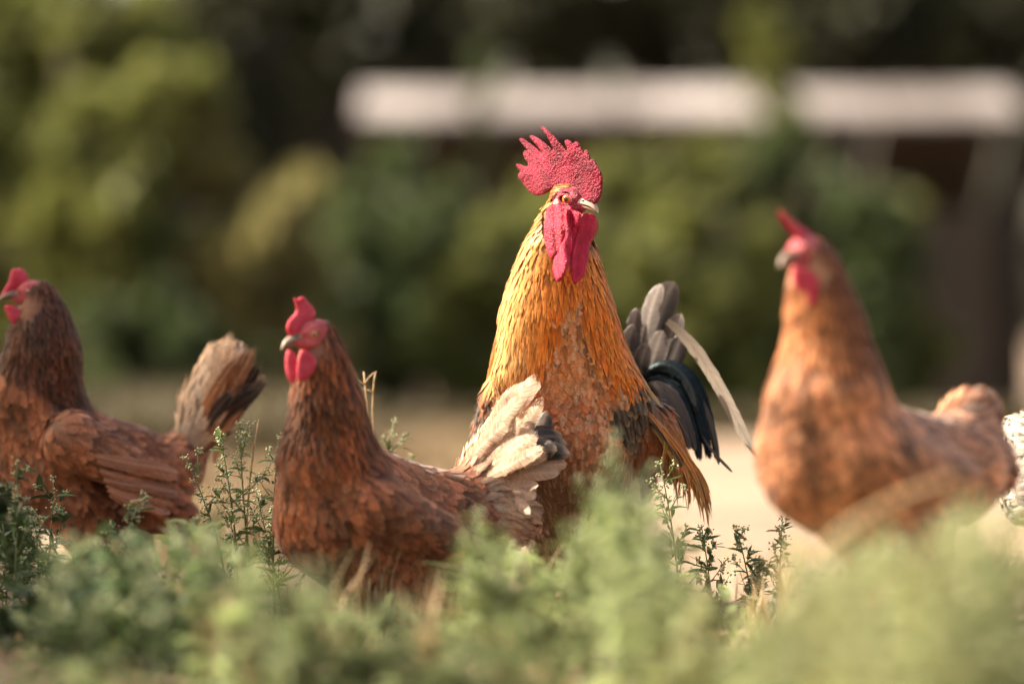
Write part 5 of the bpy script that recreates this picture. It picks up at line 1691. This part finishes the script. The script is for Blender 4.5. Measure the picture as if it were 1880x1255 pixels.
for i, (px, Y, ty) in enumerate(((-25, .55, 830), (15, .7, 880), (45, .6, 910), (-5, .9, 860), (30, .5, 930))):
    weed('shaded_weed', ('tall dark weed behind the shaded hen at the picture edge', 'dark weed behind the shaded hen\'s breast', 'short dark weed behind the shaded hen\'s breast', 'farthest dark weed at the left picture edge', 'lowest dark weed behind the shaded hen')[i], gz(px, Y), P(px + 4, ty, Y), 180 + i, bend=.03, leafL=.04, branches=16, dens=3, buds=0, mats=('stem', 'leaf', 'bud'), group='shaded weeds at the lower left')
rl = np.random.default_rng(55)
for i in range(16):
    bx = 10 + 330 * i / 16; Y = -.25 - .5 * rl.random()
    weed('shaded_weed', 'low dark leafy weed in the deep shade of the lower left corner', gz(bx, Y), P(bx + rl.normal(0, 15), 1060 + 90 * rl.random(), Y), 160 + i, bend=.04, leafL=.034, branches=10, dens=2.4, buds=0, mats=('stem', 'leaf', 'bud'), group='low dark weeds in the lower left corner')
# out-of-focus plants close to the lens
prof_x = [0, 80, 130, 300, 430, 520, 600, 680, 800, 880, 960, 1050, 1120, 1180, 1260, 1330, 1450, 1560, 1700, 1800, 1900]
prof_y = [1120, 990, 960, 960, 935, 1010, 1060, 1090, 1060, 950, 1010, 1000, 820, 880, 970, 1070, 1060, 980, 950, 920, 920]
rw = np.random.default_rng(77)
nfront = 104
for i in range(nfront):
    px = 110 + (1900 - 110) * ((i * .618034) % 1.0)
    Y = -.30 - 1.35 * rw.random() ** 1.1
    if px > 1300: Y = -.9 - 1.5 * rw.random()
    if px < 330: Y = -.5 - .8 * rw.random()
    ty = np.interp(px, prof_x, prof_y) + rw.random() ** 1.5 * 190
    if 560 < px < 860: ty += 30
    z = P(px, ty, Y)[2]
    if z < .05:
        continue
    kind = 'feathery' if (rw.random() < .38 and 380 < px < 1250) else 'goosefoot'
    zones = ((230, 'in the lower left corner'), (360, 'below the shaded hen\'s belly'), (480, 'left of the front hen'), (600, 'at the front hen\'s breast'), (740, 'under the front hen'), (900, 'below the front hen\'s rump'),
             (1040, 'between front hen and rooster'), (1180, 'below the rooster\'s belly'), (1300, 'below the rooster\'s drooping wing'), (1420, 'on the gap right of the rooster'), (1560, 'under the blurred hen\'s breast'), (1720, 'under the blurred hen\'s belly'), (2200, 'in the lower right corner'))
    where = next(w for lim, w in zones if px < lim)
    size = 'tall' if ty < np.interp(px, prof_x, prof_y) + 60 else 'low'
    look = 'feathery' if kind == 'feathery' else 'leafy'
    if px > 1290:
        y_ = rw.random() < .6
        mats = ('stem', 'lime' if y_ else 'sage', 'bud'); tone = 'yellow green' if y_ else 'grey green'; gp = 'blurred yellow green weeds'; nm = 'young_weed'
    elif px > 560:
        mats = ('stem', 'sage', 'bud'); tone = 'grey green'; gp = 'blurred grey green weeds'; nm = 'mealy_weed'
    else:
        y_ = rw.random() < (.7 if px > 330 else .25)
        mats = ('stem', 'sage' if y_ else 'leaf', 'bud'); tone = 'sage green' if y_ else 'dark green'; gp = 'blurred sage weeds'; nm = 'sage_weed'
    lb = f'{size} {look} {tone} weed, out of focus, {where}'
    weed(nm, lb, gz(px + rw.normal(0, 40), Y), P(px, ty, Y), 200 + i, kind=kind, mats=mats, group=gp, bend=rw.normal(0, .06), leafL=rw.uniform(.028, .045), branches=9, dens=1.5, buds=1.4)
# the teal plume blurred in front of the rooster's legs
for i, (px, ty, Y) in enumerate(((1130, 800, -.95), (1100, 880, -1.0), (1165, 890, -.9), (1060, 960, -1.05), (1200, 960, -1.0), (1130, 930, -1.15), (880, 940, -.9))):
    weed('mealy_weed', ('tallest blurred blue green weed before the rooster\'s belly', 'blurred blue green weed left of the tallest one before the rooster', 'blurred blue green weed right of the tallest one before the rooster', 'lower blurred weed at the rooster\'s left side of the belly', 'lower blurred weed under the rooster\'s wing', 'nearest blurred weed under the tallest plume at the rooster')[i] if i < 6 else 'single blurred pale weed tip in front of the front hen\'s rump', gz(px + 10, Y), P(px, ty, Y), 320 + i, kind='goosefoot', mats=('stem', 'sage', 'bud'), group='blurred weeds before the rooster\'s belly' if i < 6 else None, bend=.03, leafL=.032, branches=13, dens=3.0, buds=.4)


# a taller veil of young weeds very near the lens, before the blurred hen's belly
for i in range(10):
    px = 1430 + 450 * ((i * .618 + .1) % 1); Y = -1.3 - 1.0 * rw.random()
    ty = np.interp(px, [1430, 1520, 1600, 1750, 1880], [1030, 985, 955, 925, 905]) + 110 * rw.random()
    weed('young_weed', ('slender' if i % 2 else 'bushy') + ' yellow green weed right before the blurred hen, ' + ('under her breast' if px < 1580 else 'under her belly' if px < 1730 else 'under her tail'), gz(px + rw.normal(0, 20), Y), P(px, ty, Y), 400 + i, mats=('stem', 'lime', 'bud'), group='blurred yellow green weeds', bend=rw.normal(0, .05), leafL=.034, branches=10 if i % 2 else 14, dens=1.8, buds=.8)


# dry stalks
def stalk(label, pts, r0, seed, twigs=0, group=None):
    rr = np.random.default_rng(seed)
    path = bezier(pts, 12)
    t = thing('dry_stalk', label, 'dry stalk', tuple(path[0]), group)
    m = MB(); m.add(*tube_vf(path, np.linspace(r0, r0 * .5, 12), 6)); m.build('stem', M['straw'], t)
    for i in range(twigs):
        k = int(rr.integers(5, 11)); p = path[k]
        d = nrmz(np.array([rr.normal(), rr.normal() * .5, rr.uniform(.2, 1)]))
        m = MB(); m.add(*tube_vf(bezier([p, p + d * .014, p + d * .022 + np.array([.008, 0, -.002])], 5), np.linspace(r0 * .7, r0 * .3, 5), 5)); m.build('twig', M['straw'], t)
    return t


stalk('straw stalk slanting out of focus across the blurred hen\'s breast', [gz(1440, -1.65), P(1400, 1040, -1.6), P(1520, 945, -1.6), P(1770, 872, -1.55)], .0055, 1)
stalk('dry forked stalk just behind the front hen\'s neck', [gz(700, .12), P(690, 900, .12), P(675, 760, .12), P(668, 682, .12)], .0022, 2, 4)
stalk('thin dry stalk with hooked tip behind the front hen\'s neck', [gz(705, .13), P(690, 880, .13), P(676, 730, .13), P(690, 682, .13)], .0018, 3, 3)
stalk('pale dry stalk among the weeds left of the front hen', [gz(450, .03), P(448, 980, .03), P(455, 880, .03), P(475, 770, .03)], .002, 4)


# dry grass litter on the sand
def litter(name, n, seed, box, mat, hmax, zmin=0):
    r = np.random.default_rng(seed)
    x = r.uniform(box[0], box[1], n); y = r.uniform(box[2], box[3], n)
    L = r.uniform(.02, hmax, n); a = r.uniform(0, 6.28, n); el = r.uniform(.05, 1.35, n)
    d = np.stack([np.cos(a) * np.cos(el), np.sin(a) * np.cos(el), np.sin(el)], -1)
    sd = nrmz(np.cross(d, np.array([0, 0, 1.0]) + r.normal(0, .3, (n, 3))))
    b = np.stack([x, y, np.full(n, -.004)], -1)
    w = r.uniform(.0005, .0014, n)[:, None]
    m_ = b + d * L[:, None] * .55; e = b + d * L[:, None] - np.array([0, 0, .15]) * (L[:, None] * r.random((n, 1)))
    V = np.stack([b - sd * w, b + sd * w, m_ + sd * w, m_ - sd * w, e], 1).reshape(-1, 3)
    F = []
    for i in range(n):
        k = i * 5
        F += [(k, k + 1, k + 2, k + 3), (k + 3, k + 2, k + 4)]
    o = new_mesh(name, V, F, M[mat], smooth=False)
    o['kind'] = 'stuff'
    return o


tag(litter('dry_grass', 5200, 5, (-1.0, 1.0, -1.6, 1.6), 'straw', .07), 'short dry grass blades scattered over the sandy yard', 'grass')
tag(litter('grass', 2600, 6, (-.9, .9, -1.7, -.1), 'leaf', .085), 'short green grass blades among the weeds', 'grass')


# tufts of dry grass standing among the weeds
def tuft(label, px, Y, h, n, seed, mat='straw'):
    r = np.random.default_rng(seed)
    b = gz(px, Y)
    t = thing('grass_tuft', label, 'grass tuft', tuple(b), 'dry grass tufts among the weeds')
    m = MB()
    for _ in range(n):
        a = r.uniform(0, 6.28); L = h * r.uniform(.5, 1.1); ln = L * r.uniform(.1, .55)
        p0 = b + r.normal(0, .008, 3) * np.array([1, 1, 0])
        d = np.array([math.cos(a), math.sin(a), 0]); sd = np.array([-math.sin(a), math.cos(a), 0]) * r.uniform(.0008, .0018)
        p1 = p0 + d * ln * .3 + np.array([0, 0, L * .6]); p2 = p0 + d * ln + np.array([0, 0, L])
        m.add([p0 - sd, p0 + sd, p1 + sd, p1 - sd, p2], [(0, 1, 2, 3), (3, 2, 4)])
    o = m.build('blades', M[mat], t, smooth=False); o['kind'] = 'stuff'


where_ = ((300, 'below the shaded hen'), (620, 'left of the front hen\'s legs'), (900, 'under the front hen'), (1200, 'at the rooster\'s feet'), (1450, 'on the sand right of the rooster'), (2000, 'under the blurred hen'))
rg = np.random.default_rng(91)
for i in range(26):
    px = 260 + 1600 * ((i * .618) % 1); Y = -.05 - 1.1 * rg.random()
    tuft(('tall' if i % 2 else 'short') + ' straw coloured grass tuft ' + next(w for l_, w in where_ if px < l_), px, Y, .13 if i % 2 else .08, 38, 900 + i)

# low ground cover under the weeds
rc = np.random.default_rng(17)
n_ = 1800
cx = rc.uniform(-.62, .72, n_); cy = rc.uniform(-1.9, -.25, n_)
cv, cf = [], []
mcv = MB()
for i in range(n_):
    p = np.array([cx[i], cy[i], -.004 + .05 * rc.random() ** 1.5])
    a = rc.uniform(0, 6.28); d = np.array([math.cos(a), math.sin(a), rc.uniform(-.1, .9)])
    L_ = rc.uniform(.015, .04)
    mcv.add(*leaf_vf(p, d, (rc.normal(0, .2), rc.normal(0, .2), 1.0), L_, L_ * .2))
o = mcv.build('ground_cover', M['sage'])
tag(o, 'low leafy ground cover under the blurred weeds', 'ground cover', kind='stuff')
